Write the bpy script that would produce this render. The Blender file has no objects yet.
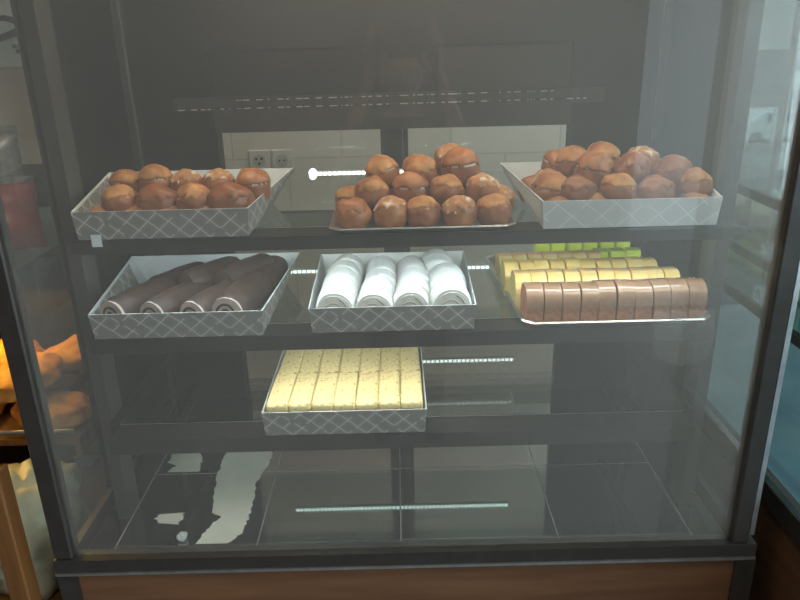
import bpy, bmesh, math, random
from mathutils import Vector, Matrix, noise
random.seed(7)
S = bpy.context.scene
COL = S.collection
PI = math.pi
R = math.radians

# ------------------------------------------------------------------ materials
def nmat(name):
    m = bpy.data.materials.new(name); m.use_nodes = True
    nt = m.node_tree; nt.nodes.clear()
    out = nt.nodes.new('ShaderNodeOutputMaterial')
    return m, nt, out
def N(nt, t, **kw):
    n = nt.nodes.new(t)
    for k, v in kw.items():
        if k in n.inputs: n.inputs[k].default_value = v
        else: setattr(n, k, v)
    return n
def c4(c): return (c[0], c[1], c[2], 1.0)
def noisefac(nt, scale, detail=4, coord='Object', lo=.35, hi=.65, stretch=None):
    tc = N(nt, 'ShaderNodeTexCoord'); src = tc.outputs[coord]
    if stretch:
        mp = N(nt, 'ShaderNodeMapping'); mp.inputs['Scale'].default_value = stretch
        nt.links.new(src, mp.inputs['Vector']); src = mp.outputs['Vector']
    nz = N(nt, 'ShaderNodeTexNoise', Scale=scale, Detail=detail)
    nt.links.new(src, nz.inputs['Vector'])
    mr = N(nt, 'ShaderNodeMapRange'); mr.inputs[1].default_value = lo; mr.inputs[2].default_value = hi
    nt.links.new(nz.outputs['Fac'], mr.inputs[0])
    return mr.outputs[0], nz.outputs['Fac']
def plain(name, a, b=None, scale=40, rough=.6, metal=0, bump=0, spec=.5, lo=.35, hi=.65, sss=0, coat=0, ior=1.45, stretch=None, detail=4, emit=None, es=0):
    m, nt, out = nmat(name)
    p = N(nt, 'ShaderNodeBsdfPrincipled', Roughness=rough, Metallic=metal, IOR=ior)
    p.inputs['Specular IOR Level'].default_value = spec
    p.inputs['Coat Weight'].default_value = coat; p.inputs['Coat Roughness'].default_value = .15
    if sss:
        p.inputs['Subsurface Weight'].default_value = sss; p.inputs['Subsurface Radius'].default_value = (.01, .006, .004)
        p.inputs['Subsurface Scale'].default_value = .5
    if emit:
        p.inputs['Emission Color'].default_value = c4(emit); p.inputs['Emission Strength'].default_value = es
    f, raw = noisefac(nt, scale, detail, lo=lo, hi=hi, stretch=stretch)
    mx = N(nt, 'ShaderNodeMix', data_type='RGBA')
    mx.inputs[6].default_value = c4(a); mx.inputs[7].default_value = c4(b or [x*.8 for x in a])
    nt.links.new(f, mx.inputs[0]); nt.links.new(mx.outputs[2], p.inputs['Base Color'])
    if bump:
        bp = N(nt, 'ShaderNodeBump', Strength=bump, Distance=.003)
        nt.links.new(raw, bp.inputs['Height']); nt.links.new(bp.outputs[0], p.inputs['Normal'])
    nt.links.new(p.outputs[0], out.inputs[0])
    return m
def emitter(name, col, s):
    m, nt, out = nmat(name)
    e = N(nt, 'ShaderNodeEmission', Color=c4(col), Strength=s)
    nt.links.new(e.outputs[0], out.inputs[0]); return m
def glass(name, tint=(.93, .97, .96), refl=1.5, dust=0.0, dustcol=(.78, .76, .70), boost=0.0, rough=.01, streak=False):
    """thin pane: what passes through, what mirrors, and the film of dust that catches light"""
    m, nt, out = nmat(name)
    tr = N(nt, 'ShaderNodeBsdfTransparent', Color=c4(tint))
    gl = N(nt, 'ShaderNodeBsdfGlossy', Roughness=rough, Color=(1, 1, 1, 1))
    fr = N(nt, 'ShaderNodeFresnel', IOR=refl)
    ge = N(nt, 'ShaderNodeNewGeometry'); iv = N(nt, 'ShaderNodeMath', operation='SUBTRACT'); iv.inputs[0].default_value = 1
    nt.links.new(ge.outputs['Backfacing'], iv.inputs[1])
    mu = N(nt, 'ShaderNodeMath', operation='MULTIPLY'); nt.links.new(fr.outputs[0], mu.inputs[0]); nt.links.new(iv.outputs[0], mu.inputs[1])
    f = mu.outputs[0]
    if boost:
        ad = N(nt, 'ShaderNodeMath', operation='ADD', use_clamp=True); ad.inputs[1].default_value = boost
        nt.links.new(fr.outputs[0], ad.inputs[0]); nt.links.new(ad.outputs[0], mu.inputs[0])
    a = N(nt, 'ShaderNodeMixShader'); nt.links.new(f, a.inputs[0])
    nt.links.new(tr.outputs[0], a.inputs[1]); nt.links.new(gl.outputs[0], a.inputs[2])
    res = a.outputs[0]
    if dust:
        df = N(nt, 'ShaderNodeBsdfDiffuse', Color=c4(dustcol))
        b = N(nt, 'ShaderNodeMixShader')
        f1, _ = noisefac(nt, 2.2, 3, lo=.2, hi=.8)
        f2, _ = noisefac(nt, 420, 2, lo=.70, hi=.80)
        # dust film thickened to the right to paint in the daylight veil there
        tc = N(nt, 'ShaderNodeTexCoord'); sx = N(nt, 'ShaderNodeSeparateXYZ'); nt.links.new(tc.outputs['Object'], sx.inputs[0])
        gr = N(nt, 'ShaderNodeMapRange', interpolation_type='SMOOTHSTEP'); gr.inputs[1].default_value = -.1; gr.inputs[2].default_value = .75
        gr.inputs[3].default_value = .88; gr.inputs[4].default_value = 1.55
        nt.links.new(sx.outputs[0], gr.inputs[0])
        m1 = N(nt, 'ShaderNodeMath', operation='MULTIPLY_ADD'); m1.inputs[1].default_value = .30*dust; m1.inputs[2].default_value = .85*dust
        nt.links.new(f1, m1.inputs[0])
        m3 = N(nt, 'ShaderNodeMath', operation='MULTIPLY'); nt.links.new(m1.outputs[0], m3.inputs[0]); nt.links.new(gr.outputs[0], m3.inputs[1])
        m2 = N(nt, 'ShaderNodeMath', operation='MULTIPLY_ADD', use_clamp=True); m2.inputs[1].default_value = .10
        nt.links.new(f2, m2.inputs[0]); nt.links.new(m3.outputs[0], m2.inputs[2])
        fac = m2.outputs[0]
        if streak:
            # dried drips: thin vertical runs that break up along their length
            s1, _ = noisefac(nt, 1.0, 2, lo=.66, hi=.74, stretch=(150, 1, 1.2))
            s2, _ = noisefac(nt, 1.0, 3, lo=.50, hi=.62, stretch=(9, 1, 6))
            mm = N(nt, 'ShaderNodeMath', operation='MULTIPLY'); nt.links.new(s1, mm.inputs[0]); nt.links.new(s2, mm.inputs[1])
            m4 = N(nt, 'ShaderNodeMath', operation='MULTIPLY_ADD', use_clamp=True); m4.inputs[1].default_value = .07
            nt.links.new(mm.outputs[0], m4.inputs[0]); nt.links.new(fac, m4.inputs[2]); fac = m4.outputs[0]
        nt.links.new(fac, b.inputs[0]); nt.links.new(res, b.inputs[1]); nt.links.new(df.outputs[0], b.inputs[2])
        res = b.outputs[0]
    nt.links.new(res, out.inputs[0])
    return m
def lattice(name, base, line, cell=.036, wid=.07, rough=.45, metal=.35, keep=.42):
    """printed pastry-box board: crossed diagonal lines over silver grey, from the wall's own UVs (metres)"""
    m, nt, out = nmat(name)
    tc = N(nt, 'ShaderNodeTexCoord'); sp = N(nt, 'ShaderNodeSeparateXYZ'); nt.links.new(tc.outputs['UV'], sp.inputs[0])
    def M(op, a, b=None, clamp=False):
        n = N(nt, 'ShaderNodeMath', operation=op, use_clamp=clamp)
        for i, v in enumerate((a, b)):
            if v is None: continue
            if isinstance(v, (int, float)): n.inputs[i].default_value = v
            else: nt.links.new(v, n.inputs[i])
        return n.outputs[0]
    u = M('MULTIPLY', sp.outputs[0], 1/cell); v = M('MULTIPLY', sp.outputs[1], 1.15/cell)
    tot = None
    for sgn in ('ADD', 'SUBTRACT'):
        d = M('ABSOLUTE', M('SUBTRACT', M('FRACT', M(sgn, u, v)), .5))
        l = M('LESS_THAN', d, wid)
        l2 = M('LESS_THAN', M('ABSOLUTE', M('SUBTRACT', d, .17)), wid*.35)
        l = M('MAXIMUM', l, M('MULTIPLY', l2, .35))
        tot = l if tot is None else M('MAXIMUM', tot, l)
    nz = N(nt, 'ShaderNodeTexNoise', Scale=26, Detail=2); nt.links.new(tc.outputs['UV'], nz.inputs['Vector'])
    k = M('GREATER_THAN', nz.outputs['Fac'], keep)
    tot = M('MULTIPLY', tot, k)
    nz2 = N(nt, 'ShaderNodeTexNoise', Scale=9, Detail=3); nt.links.new(tc.outputs['UV'], nz2.inputs['Vector'])
    bs = N(nt, 'ShaderNodeMix', data_type='RGBA'); bs.inputs[6].default_value = c4([x*.82 for x in base]); bs.inputs[7].default_value = c4([x*1.15 for x in base])
    nt.links.new(nz2.outputs['Fac'], bs.inputs[0])
    mx = N(nt, 'ShaderNodeMix', data_type='RGBA'); mx.inputs[7].default_value = c4(line)
    nt.links.new(bs.outputs[2], mx.inputs[6]); nt.links.new(tot, mx.inputs[0])
    p = N(nt, 'ShaderNodeBsdfPrincipled', Roughness=rough, Metallic=metal)
    nt.links.new(mx.outputs[2], p.inputs['Base Color']); nt.links.new(p.outputs[0], out.inputs[0])
    return m
def tiles(name, a, b, grout, w, h, rough=.3, mort=.008, horizontal=False):
    m, nt, out = nmat(name)
    tc = N(nt, 'ShaderNodeTexCoord'); sp = N(nt, 'ShaderNodeSeparateXYZ'); nt.links.new(tc.outputs['Object'], sp.inputs[0])
    cb = N(nt, 'ShaderNodeCombineXYZ'); nt.links.new(sp.outputs[0], cb.inputs[0]); nt.links.new(sp.outputs[1 if horizontal else 2], cb.inputs[1])
    br = N(nt, 'ShaderNodeTexBrick', Scale=1.0); br.offset = 0 if horizontal else .5
    br.inputs['Brick Width'].default_value = w; br.inputs['Row Height'].default_value = h; br.inputs['Mortar Size'].default_value = mort*.35
    br.inputs['Color1'].default_value = c4(a); br.inputs['Color2'].default_value = c4(b); br.inputs['Mortar'].default_value = c4(grout)
    nt.links.new(cb.outputs[0], br.inputs['Vector'])
    p = N(nt, 'ShaderNodeBsdfPrincipled', Roughness=rough)
    nt.links.new(br.outputs['Color'], p.inputs['Base Color']); nt.links.new(p.outputs[0], out.inputs[0])
    return m

MT = {}
MT['frame'] = plain('dark_frame_metal', (.046, .041, .036), (.058, .052, .046), 30, .42, .2)
MT['rail'] = plain('shelf_rail_metal', (.022, .021, .019), (.032, .030, .027), 20, .38, .3, stretch=(1, 8, 8))
MT['alu'] = plain('brushed_aluminium', (.42, .43, .43), (.52, .53, .53), 40, .35, .9)
MT['chrome'] = plain('bright_trim', (.75, .75, .74), (.6, .6, .6), 60, .22, 1)
MT['panel'] = plain('dark_panel', (.012, .011, .010), (.018, .016, .014), 8, .5)
MT['wood'] = plain('brown_wood_veneer', (.22, .108, .052), (.165, .076, .036), 3, .42, stretch=(1.5, 1.5, 14), detail=6)
MT['orangewood'] = plain('orange_pine', (.22, .095, .028), (.16, .065, .02), 5, .5, stretch=(12, 12, 1.2))
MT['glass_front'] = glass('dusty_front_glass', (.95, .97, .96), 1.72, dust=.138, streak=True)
MT['glass_back'] = glass('front_glass_inner_face', (.985, .99, .985), 1.02)
MT['glass_side'] = glass('side_glass', (.93, .96, .95), 1.35, dust=.03)
MT['glass_door'] = glass('door_glass', (.92, .95, .93), 1.25)
MT['shelf'] = glass('smoked_shelf_glass', (.72, .79, .77), 1.75, boost=.07, rough=.02)
MT['deck'] = plain('black_polished_deck', (.010, .011, .011), (.016, .016, .015), 4, .035, ior=3.8)
MT['seam'] = plain('pale_joint', (.40, .40, .37), (.3, .3, .28), 30, .6)
MT['led'] = emitter('led_diode', (.88, 1, .97), 5)
MT['tube'] = emitter('cool_white_tube', (.86, .98, 1.0), 36)
MT['tubecake'] = emitter('neutral_white_tube', (1, .98, .88), 42)
MT['tubefill'] = emitter('deck_fill_tube', (.95, 1, .92), 7)
MT['tubeblue'] = emitter('daylight_tube', (.70, .90, 1.0), 60)
MT['tubewarm'] = emitter('warm_tube', (1.0, .82, .62), 46)
def dashed(name, a, b_, period):
    m, nt, out = nmat(name)
    tc = N(nt, 'ShaderNodeTexCoord'); sp = N(nt, 'ShaderNodeSeparateXYZ'); nt.links.new(tc.outputs['Object'], sp.inputs[0])
    nz = N(nt, 'ShaderNodeTexNoise', Scale=1.0, Detail=1); mp = N(nt, 'ShaderNodeMapping'); mp.inputs['Scale'].default_value = (period, 0, 0)
    nt.links.new(tc.outputs['Object'], mp.inputs['Vector']); nt.links.new(mp.outputs[0], nz.inputs['Vector'])
    g = N(nt, 'ShaderNodeMath', operation='GREATER_THAN'); g.inputs[1].default_value = .5; nt.links.new(nz.outputs['Fac'], g.inputs[0])
    mx = N(nt, 'ShaderNodeMix', data_type='RGBA'); mx.inputs[6].default_value = c4(a); mx.inputs[7].default_value = c4(b_)
    nt.links.new(g.outputs[0], mx.inputs[0])
    p = N(nt, 'ShaderNodeBsdfPrincipled', Roughness=.4); nt.links.new(mx.outputs[2], p.inputs['Base Color']); nt.links.new(p.outputs[0], out.inputs[0])
    return m
MT['tubecab'] = emitter('under_cabinet_tube', (1.0, .93, .82), 9)
MT['dash'] = dashed('slotted_strip_metal', (.03, .03, .03), (.34, .34, .33), 60)
MT['bed'] = plain('led_bar_body', (.55, .57, .56), (.5, .52, .51), 20, .4)
MT['box'] = lattice('silver_lattice_board', (.25, .24, .225), (.52, .50, .47), wid=.05)
MT['boxpale'] = lattice('pale_silver_board', (.52, .52, .51), (.66, .66, .65), cell=.05, wid=.03, metal=.25)
MT['boxin'] = plain('white_box_lining', (.66, .70, .70), (.60, .65, .66), 12, .5)
MT['foil'] = plain('aluminium_tray', (.72, .72, .70), (.6, .6, .58), 60, .28, .9, bump=.2)
MT['crust1'] = plain('golden_brown_crust', (.40, .155, .048), (.235, .078, .026), 22, .42, bump=.35, spec=.4, sss=.05, lo=.3, hi=.7, coat=.15)
MT['crust2'] = plain('deep_brown_crust', (.29, .098, .034), (.185, .060, .024), 20, .40, bump=.35, spec=.4, sss=.05, lo=.3, hi=.7, coat=.15)
MT['crust3'] = plain('tan_crackled_crust', (.52, .25, .085), (.27, .10, .034), 34, .5, bump=.6, spec=.35, sss=.05, lo=.38, hi=.62)
MT['cream'] = plain('whipped_cream', (.80, .74, .62), (.72, .62, .46), 50, .55, bump=.2, sss=.1)
MT['sugar'] = plain('white_sugar_dust', (.40, .18, .07), (.68, .58, .46), 70, .8, lo=.50, hi=.64, bump=.4)
MT['choc'] = plain('dark_chocolate_sponge', (.052, .027, .019), (.030, .016, .012), 60, .55, bump=.4)
MT['chocface'] = plain('pale_roll_end', (.52, .44, .39), (.40, .32, .28), 70, .6, bump=.2)
MT['jam'] = plain('red_jam', (.42, .085, .035), (.5, .16, .06), 40, .35)
MT['white'] = plain('white_coconut_cream', (.86, .87, .85), (.80, .81, .79), 160, .7, bump=.35, sss=.08)
MT['whiteface'] = plain('white_roll_sponge', (.78, .76, .68), (.66, .64, .57), 110, .7, bump=.3)
MT['swirl'] = plain('roll_swirl_line', (.46, .42, .35), (.56, .52, .44), 60, .7)
MT['cakecrumb'] = plain('cream_crumb_topping', (.86, .73, .37), (.42, .26, .09), 150, .75, bump=.5, lo=.58, hi=.72, detail=2)
MT['cakesponge'] = plain('yellow_sponge', (.80, .66, .34), (.70, .52, .24), 90, .75, bump=.3)
MT['loafcrumb'] = plain('brown_loaf_crumb', (.42, .16, .065), (.26, .09, .038), 120, .7, bump=.4)
MT['loafcrust'] = plain('glossy_brown_loaf_top', (.36, .20, .118), (.27, .13, .066), 26, .24, coat=.8)
MT['yelcrumb'] = plain('pale_yellow_loaf_crumb', (.83, .69, .28), (.78, .60, .20), 80, .65, bump=.3)
MT['yelcrust'] = plain('yellow_loaf_top', (.85, .58, .10), (.80, .48, .09), 40, .35, coat=.4)
MT['orcrust'] = plain('orange_loaf_top', (.80, .40, .11), (.72, .50, .22), 30, .35, coat=.4)
MT['icing'] = plain('white_icing', (.86, .58, .15), (.88, .76, .42), 22, .35, coat=.4)
MT['lime'] = plain('lime_green_jelly', (.66, .78, .030), (.58, .68, .02), 50, .3, sss=.1, coat=.4)
MT['wrap'] = glass('clear_plastic_wrap', (.97, .97, .97), 1.35, rough=.2, dust=.05, streak=True)
MT['film'] = plain('torn_white_film', (.84, .85, .76), (.74, .76, .66), 14, .6)
MT['tile'] = tiles('beige_wall_tiles', (.50, .43, .37), (.46, .395, .34), (.37, .32, .27), .40, .20)
MT['socket'] = plain('white_socket_plastic', (.50, .45, .40), (.46, .41, .37), 20, .35)
MT['sockin'] = plain('grey_socket_insert', (.38, .34, .30), (.34, .30, .27), 20, .4)
MT['black'] = plain('black_plastic', (.012, .012, .012), (.02, .02, .02), 20, .4)
MT['cab'] = plain('dark_cabinet', (.008, .006, .005), (.012, .009, .007), 3, .45, stretch=(8, 8, 1))
MT['wallgrey'] = plain('grey_plaster', (.20, .19, .18), (.17, .165, .16), 5, .8)
MT['wallwarm'] = plain('warm_plaster', (.26, .19, .14), (.22, .16, .12), 5, .8)
MT['walldark'] = plain('brown_plaster', (.12, .10, .085), (.09, .075, .062), 3, .8)
MT['uppanel'] = plain('brown_grey_panel', (.030, .026, .023), (.036, .031, .027), 5, .5)
MT['beige'] = plain('beige_card', (.52, .41, .32), (.46, .36, .28), 5, .7)
MT['tealsh'] = plain('dull_teal_shelf', (.16, .20, .19), (.13, .165, .16), 6, .35)
MT['ceil'] = plain('white_ceiling', (.55, .54, .52), (.5, .49, .47), 3, .8)
MT['floor'] = tiles('grey_floor_tiles', (.24, .25, .26), (.20, .21, .22), (.10, .10, .10), .45, .45, .25, horizontal=True)
MT['board'] = plain('white_sign_board', (.58, .60, .57), (.54, .56, .53), 6, .5)
MT['ink'] = plain('dark_green_ink', (.030, .040, .032), (.02, .03, .024), 20, .6)
MT['red'] = plain('red_packet_foil', (.62, .050, .040), (.42, .03, .025), 25, .3, bump=.5)
MT['clearpk'] = plain('silver_white_packet_foil', (.48, .46, .44), (.24, .20, .19), 45, .25, .2, bump=.6)
MT['bread'] = plain('golden_flatbread', (.72, .36, .06), (.48, .19, .03), 24, .6, bump=.6)
MT['bag'] = plain('pale_green_plastic_bag', (.58, .58, .42), (.44, .44, .31), 16, .35, bump=.8)
MT['bluedeck'] = plain('blue_white_counter_deck', (.36, .50, .56), (.28, .42, .50), 6, .15)
MT['greensh'] = glass('greenish_shelf_glass', (.70, .80, .78), 1.5, boost=.03)
MT['pinkpk'] = plain('peach_snack_bag', (.52, .34, .24), (.36, .21, .16), 30, .3, bump=.7)
MT['tanpk'] = plain('tan_snack_bag', (.50, .42, .26), (.34, .27, .18), 26, .3, bump=.7)
MT['greenpk'] = plain('green_snack_bag', (.26, .38, .10), (.38, .42, .16), 26, .3, bump=.7)
MT['paper'] = plain('white_notice_paper', (.60, .62, .56), (.55, .57, .52), 9, .7)
MT['carpaint'] = plain('pale_silver_car_paint', (.66, .70, .72), (.6, .64, .66), 3, .25, .3)
MT['carglass'] = plain('dark_car_glass', (.06, .08, .09), (.05, .06, .07), 3, .08)
MT['tyre'] = plain('tyre_rubber', (.02, .02, .02), (.03, .03, .03), 9, .8)
MT['asphalt'] = plain('asphalt', (.20, .21, .21), (.16, .17, .17), 8, .9)
MT['facade'] = plain('pale_facade', (.55, .58, .58), (.48, .52, .52), 1, .8)
MT['skin'] = plain('skin', (.42, .23, .16), (.36, .19, .13), 20, .5, sss=.1)
MT['hair'] = plain('dark_hair', (.014, .011, .010), (.025, .02, .016), 60, .5)
MT['shirt'] = plain('dark_shirt_cloth', (.026, .028, .032), (.02, .022, .026), 60, .85)
MT['trouser'] = plain('dark_trouser_cloth', (.02, .02, .024), (.016, .016, .02), 60, .85)

# ------------------------------------------------------------------ building helpers
ORG = {}
def org(o): return ORG.get(o.name, Vector((0, 0, 0)))
def obj(name, bm, mats, parent=None, smooth=False, local=False, loc=None, autosm=None):
    """link bm as one mesh object; world coordinates unless local; a child's origin is its thing's origin"""
    if parent is not None and not local:
        bmesh.ops.translate(bm, verts=bm.verts, vec=-org(parent))
    if parent is None and loc is not None and not local:
        bmesh.ops.translate(bm, verts=bm.verts, vec=-Vector(loc))
    me = bpy.data.meshes.new(name); bm.to_mesh(me); bm.free()
    for m in (mats if isinstance(mats, (list, tuple)) else [mats]): me.materials.append(MT[m] if isinstance(m, str) else m)
    if smooth:
        for p in me.polygons: p.use_smooth = True
    o = bpy.data.objects.new(name, me); COL.objects.link(o)
    if parent is not None:
        o.parent = parent; ORG[o.name] = org(parent)
    elif loc is not None:
        o.location = loc; ORG[o.name] = Vector(loc)
    if smooth and autosm:
        try:
            me.set_sharp_from_angle(angle=R(autosm))
        except Exception: pass
    return o
def tag(o, label, cat, group=None):
    o['label'] = label; o['category'] = cat
    if group: o['group'] = group
    return o
def thing(name, label, cat, loc=(0, 0, 0), rotz=0, group=None):
    o = bpy.data.objects.new(name, None); COL.objects.link(o)
    o.location = loc; o.rotation_euler = (0, 0, rotz); o.empty_display_size = .02
    ORG[o.name] = Vector(loc)
    return tag(o, label, cat, group)
def struct(o): o['kind'] = 'structure'; return o
def dup(root, loc, rot, label, group=None, scale=None):
    r = root.copy(); COL.objects.link(r); r.location = loc; r.rotation_euler = rot
    if scale: r.scale = scale
    r['label'] = label
    if group: r['group'] = group
    for ch in list(root.children):
        c = ch.copy(); COL.objects.link(c); c.parent = r
        for g in list(ch.children):
            d = g.copy(); COL.objects.link(d); d.parent = c
    return r
def bx(bm, x0, x1, y0, y1, z0, z1, mi=0):
    vs = [bm.verts.new((x, y, z)) for z in (z0, z1) for y in (y0, y1) for x in (x0, x1)]
    for q in ((0, 2, 3, 1), (4, 5, 7, 6), (0, 1, 5, 4), (2, 6, 7, 3), (0, 4, 6, 2), (1, 3, 7, 5)):
        f = bm.faces.new([vs[i] for i in q]); f.material_index = mi
    return vs
def box(x0, x1, y0, y1, z0, z1, bev=0, seg=2):
    bm = bmesh.new(); bx(bm, x0, x1, y0, y1, z0, z1)
    if bev: bmesh.ops.bevel(bm, geom=bm.edges[:], offset=bev, segments=seg, affect='EDGES', profile=.5)
    return bm
def cyl(bm, a, b, r, seg=16, r2=None, cap=True, mi=0):
    a, b = Vector(a), Vector(b); d = (b-a).normalized()
    s = Vector((0, 0, 1)) if abs(d.z) < .9 else Vector((1, 0, 0))
    u = d.cross(s).normalized(); v = d.cross(u)
    r2 = r if r2 is None else r2
    A = [bm.verts.new(a + (u*math.cos(t)+v*math.sin(t))*r) for t in [2*PI*i/seg for i in range(seg)]]
    B = [bm.verts.new(b + (u*math.cos(t)+v*math.sin(t))*r2) for t in [2*PI*i/seg for i in range(seg)]]
    for i in range(seg):
        f = bm.faces.new((A[i], B[i], B[(i+1) % seg], A[(i+1) % seg])); f.material_index = mi
    if cap:
        bm.faces.new(A).material_index = mi; bm.faces.new(B[::-1]).material_index = mi
    bmesh.ops.recalc_face_normals(bm, faces=bm.faces[:])
def tube(bm, pts, r, seg=10):
    """round bar along a polyline"""
    rings = []
    P = [Vector(p) for p in pts]
    for i, p in enumerate(P):
        d = (P[min(i+1, len(P)-1)]-P[max(i-1, 0)]).normalized()
        s = Vector((0, 0, 1)) if abs(d.z) < .9 else Vector((1, 0, 0))
        u = d.cross(s).normalized(); v = d.cross(u)
        rr = r[i] if isinstance(r, (list, tuple)) else r
        rings.append([bm.verts.new(p+(u*math.cos(2*PI*k/seg)+v*math.sin(2*PI*k/seg))*rr) for k in range(seg)])
    for A, B in zip(rings, rings[1:]):
        for k in range(seg): bm.faces.new((A[k], B[k], B[(k+1) % seg], A[(k+1) % seg]))
    bm.faces.new(rings[0]); bm.faces.new(rings[-1][::-1])
    bmesh.ops.recalc_face_normals(bm, faces=bm.faces[:])
def prism(bm, prof, axis, a, b, mi=0):
    """extrude a closed 2-D profile from a to b along axis ('x': profile is (y,z); 'y': (x,z); 'z': (x,y))"""
    def P(q, t): return {'x': (t, q[0], q[1]), 'y': (q[0], t, q[1]), 'z': (q[0], q[1], t)}[axis]
    A = [bm.verts.new(P(q, a)) for q in prof]; B = [bm.verts.new(P(q, b)) for q in prof]
    n = len(prof)
    for i in range(n): bm.faces.new((A[i], A[(i+1) % n], B[(i+1) % n], B[i])).material_index = mi
    bm.faces.new(A[::-1]).material_index = mi; bm.faces.new(B).material_index = mi
    bmesh.ops.recalc_face_normals(bm, faces=bm.faces[:])
ORD = ['first', 'second', 'third', 'fourth', 'fifth', 'sixth', 'seventh', 'eighth', 'ninth', 'tenth']

# ------------------------------------------------------------------ display case
GX, GY, BY = .690, 1.165, 1.85
Z1, Z2, Z3, ZD = 1.279, 1.088, .873, .622
case = thing('display_case', 'dark framed glass pastry display case with three smoked shelves and a brown wood base', 'display case', (0, 1.5, 0))
# base
b = bmesh.new(); bx(b, -.70, .70, 1.14, 1.88, .10, .605); obj('base_panel', b, 'wood', case)
b = bmesh.new(); bx(b, -.66, .66, 1.19, 1.86, .0, .10); obj('plinth', b, 'black', case)
b = bmesh.new(); bx(b, -.705, .700, 1.132, 1.166, .612, .641); obj('front_sill', b, 'frame', case)
b = bmesh.new(); bx(b, -.705, .700, 1.129, 1.145, .6055, .6115); obj('sill_trim', b, 'alu', case)
for x in (-.705, .665):
    b = bmesh.new(); bx(b, x, x+.04, 1.134, 1.14, .10, .603); obj('base_stile', b, 'frame', case)
# posts
def post(x0, x1, y0, y1, z0, z1, name='corner_post', m='frame'):
    b = box(x0, x1, y0, y1, z0, z1, .003, 1); return obj(name, b, m, case)
post(-.703, -.666, 1.135, 1.172, .6415, 1.80); post(.650, .683, 1.135, 1.172, .6415, 1.80)
post(-.70, -.66, 1.83, 1.87, .60, 1.80); post(.66, .70, 1.83, 1.87, .60, 1.80)
b = bmesh.new(); bx(b, .6835, .693, 1.137, 1.150, .66, 1.80); obj('silver_strip', b, 'alu', case)
b = bmesh.new(); bx(b, -.705, .705, 1.135, 1.88, 1.80, 1.86); obj('canopy', b, 'frame', case)
b = bmesh.new(); bx(b, -.666, .650, 1.138, 1.170, 1.76, 1.80); obj('top_rail', b, 'frame', case)
# glass
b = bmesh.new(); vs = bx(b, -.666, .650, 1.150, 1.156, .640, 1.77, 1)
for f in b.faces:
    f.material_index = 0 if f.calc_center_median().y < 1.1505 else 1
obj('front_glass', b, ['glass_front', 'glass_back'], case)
b = bmesh.new(); bx(b, -.688, -.684, 1.172, 1.38, .64, 1.80); obj('side_glass', b, 'glass_side', case)
b = bmesh.new(); bx(b, .684, .688, 1.172, 1.50, .64, 1.80); obj('side_glass', b, 'glass_side', case)
b = bmesh.new(); bx(b, -.692, -.680, 1.38, 1.83, .60, 1.80); obj('side_panel', b, 'panel', case)
b = bmesh.new(); bx(b, .680, .692, 1.50, 1.83, .60, 1.80); obj('side_panel', b, 'panel', case)
for x in (-.69, .675):
    b = bmesh.new(); bx(b, x, x+.015, 1.172, 1.83, .60, .64); obj('side_rail', b, 'frame', case)
# deck: black polished slabs with pale joints
dk = obj('deck', box(-.66, .66, 1.167, 1.83, .606, ZD), 'deck', case)
b = bmesh.new(); bx(b, -.612, .598, 1.1915, 1.194, ZD, ZD+.0025); obj('edge_strip', b, 'chrome', dk)
for x in (-.605, -.31, -.010, .318, .594):
    b = bmesh.new(); bx(b, x-.0012, x+.0012, 1.189, 1.83, ZD, ZD+.0006); obj('joint', b, 'seam', dk)
b = bmesh.new(); bx(b, -.60, .59, 1.452, 1.4535, ZD, ZD+.0005); obj('joint', b, 'seam', dk)
# shelf uprights and shelves
for x in (-.632, .606):
    b = bmesh.new(); bx(b, x, x+.026, 1.285, 1.345, ZD, 1.78); obj('shelf_upright', b, 'frame', case)
for z, h in ((Z1, .025), (Z2, .029), (Z3, .033)):
    sh = obj('shelf', box(-.585, .580, 1.262, 1.80, z-.007, z-.001), 'shelf', case)
    b = bmesh.new(); bx(b, -.580, .575, 1.200, 1.262, z-.008, z); bx(b, -.580, .575, 1.200, 1.208, z-h, z-.008)
    bmesh.ops.remove_doubles(b, verts=b.verts[:], dist=1e-5); obj('front_rail', b, 'rail', sh)
    b = bmesh.new(); bx(b, -.580, .575, 1.2610, 1.2624, z-.0005, z+.0008); obj('edge_strip', b, 'alu', sh)
    for x in (-.606, .581):
        b = bmesh.new(); bx(b, x, x+.020, 1.27, 1.80, z-.03, z-.002); obj('shelf_bracket', b, 'rail', sh)
# tubes under the canopy and under the two upper shelf rails
def tubelamp(x0, x1, y, z, m, r=.007):
    b = bmesh.new(); bx(b, x0-.02, x1+.02, y-.011, y+.011, z+r, z+r+.010)
    h = obj('light_tube_holder', b, 'bed', case)
    b = bmesh.new(); cyl(b, (x0, y, z), (x1, y, z), r, 12); obj('light_tube', b, m, h, True)
tubelamp(-.53, .55, 1.224, Z1-.0255, 'tube', .006)
tubelamp(-.34, .12, 1.224, Z2-.0255, 'tubecake', .006)
tubelamp(-.52, -.10, 1.224, Z3-.0255, 'tubefill', .006)  # unseen tube, added to brighten the torn film on the deck
tubelamp(-.52, .52, 1.30, 1.775, 'tubewarm', .010)
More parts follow.
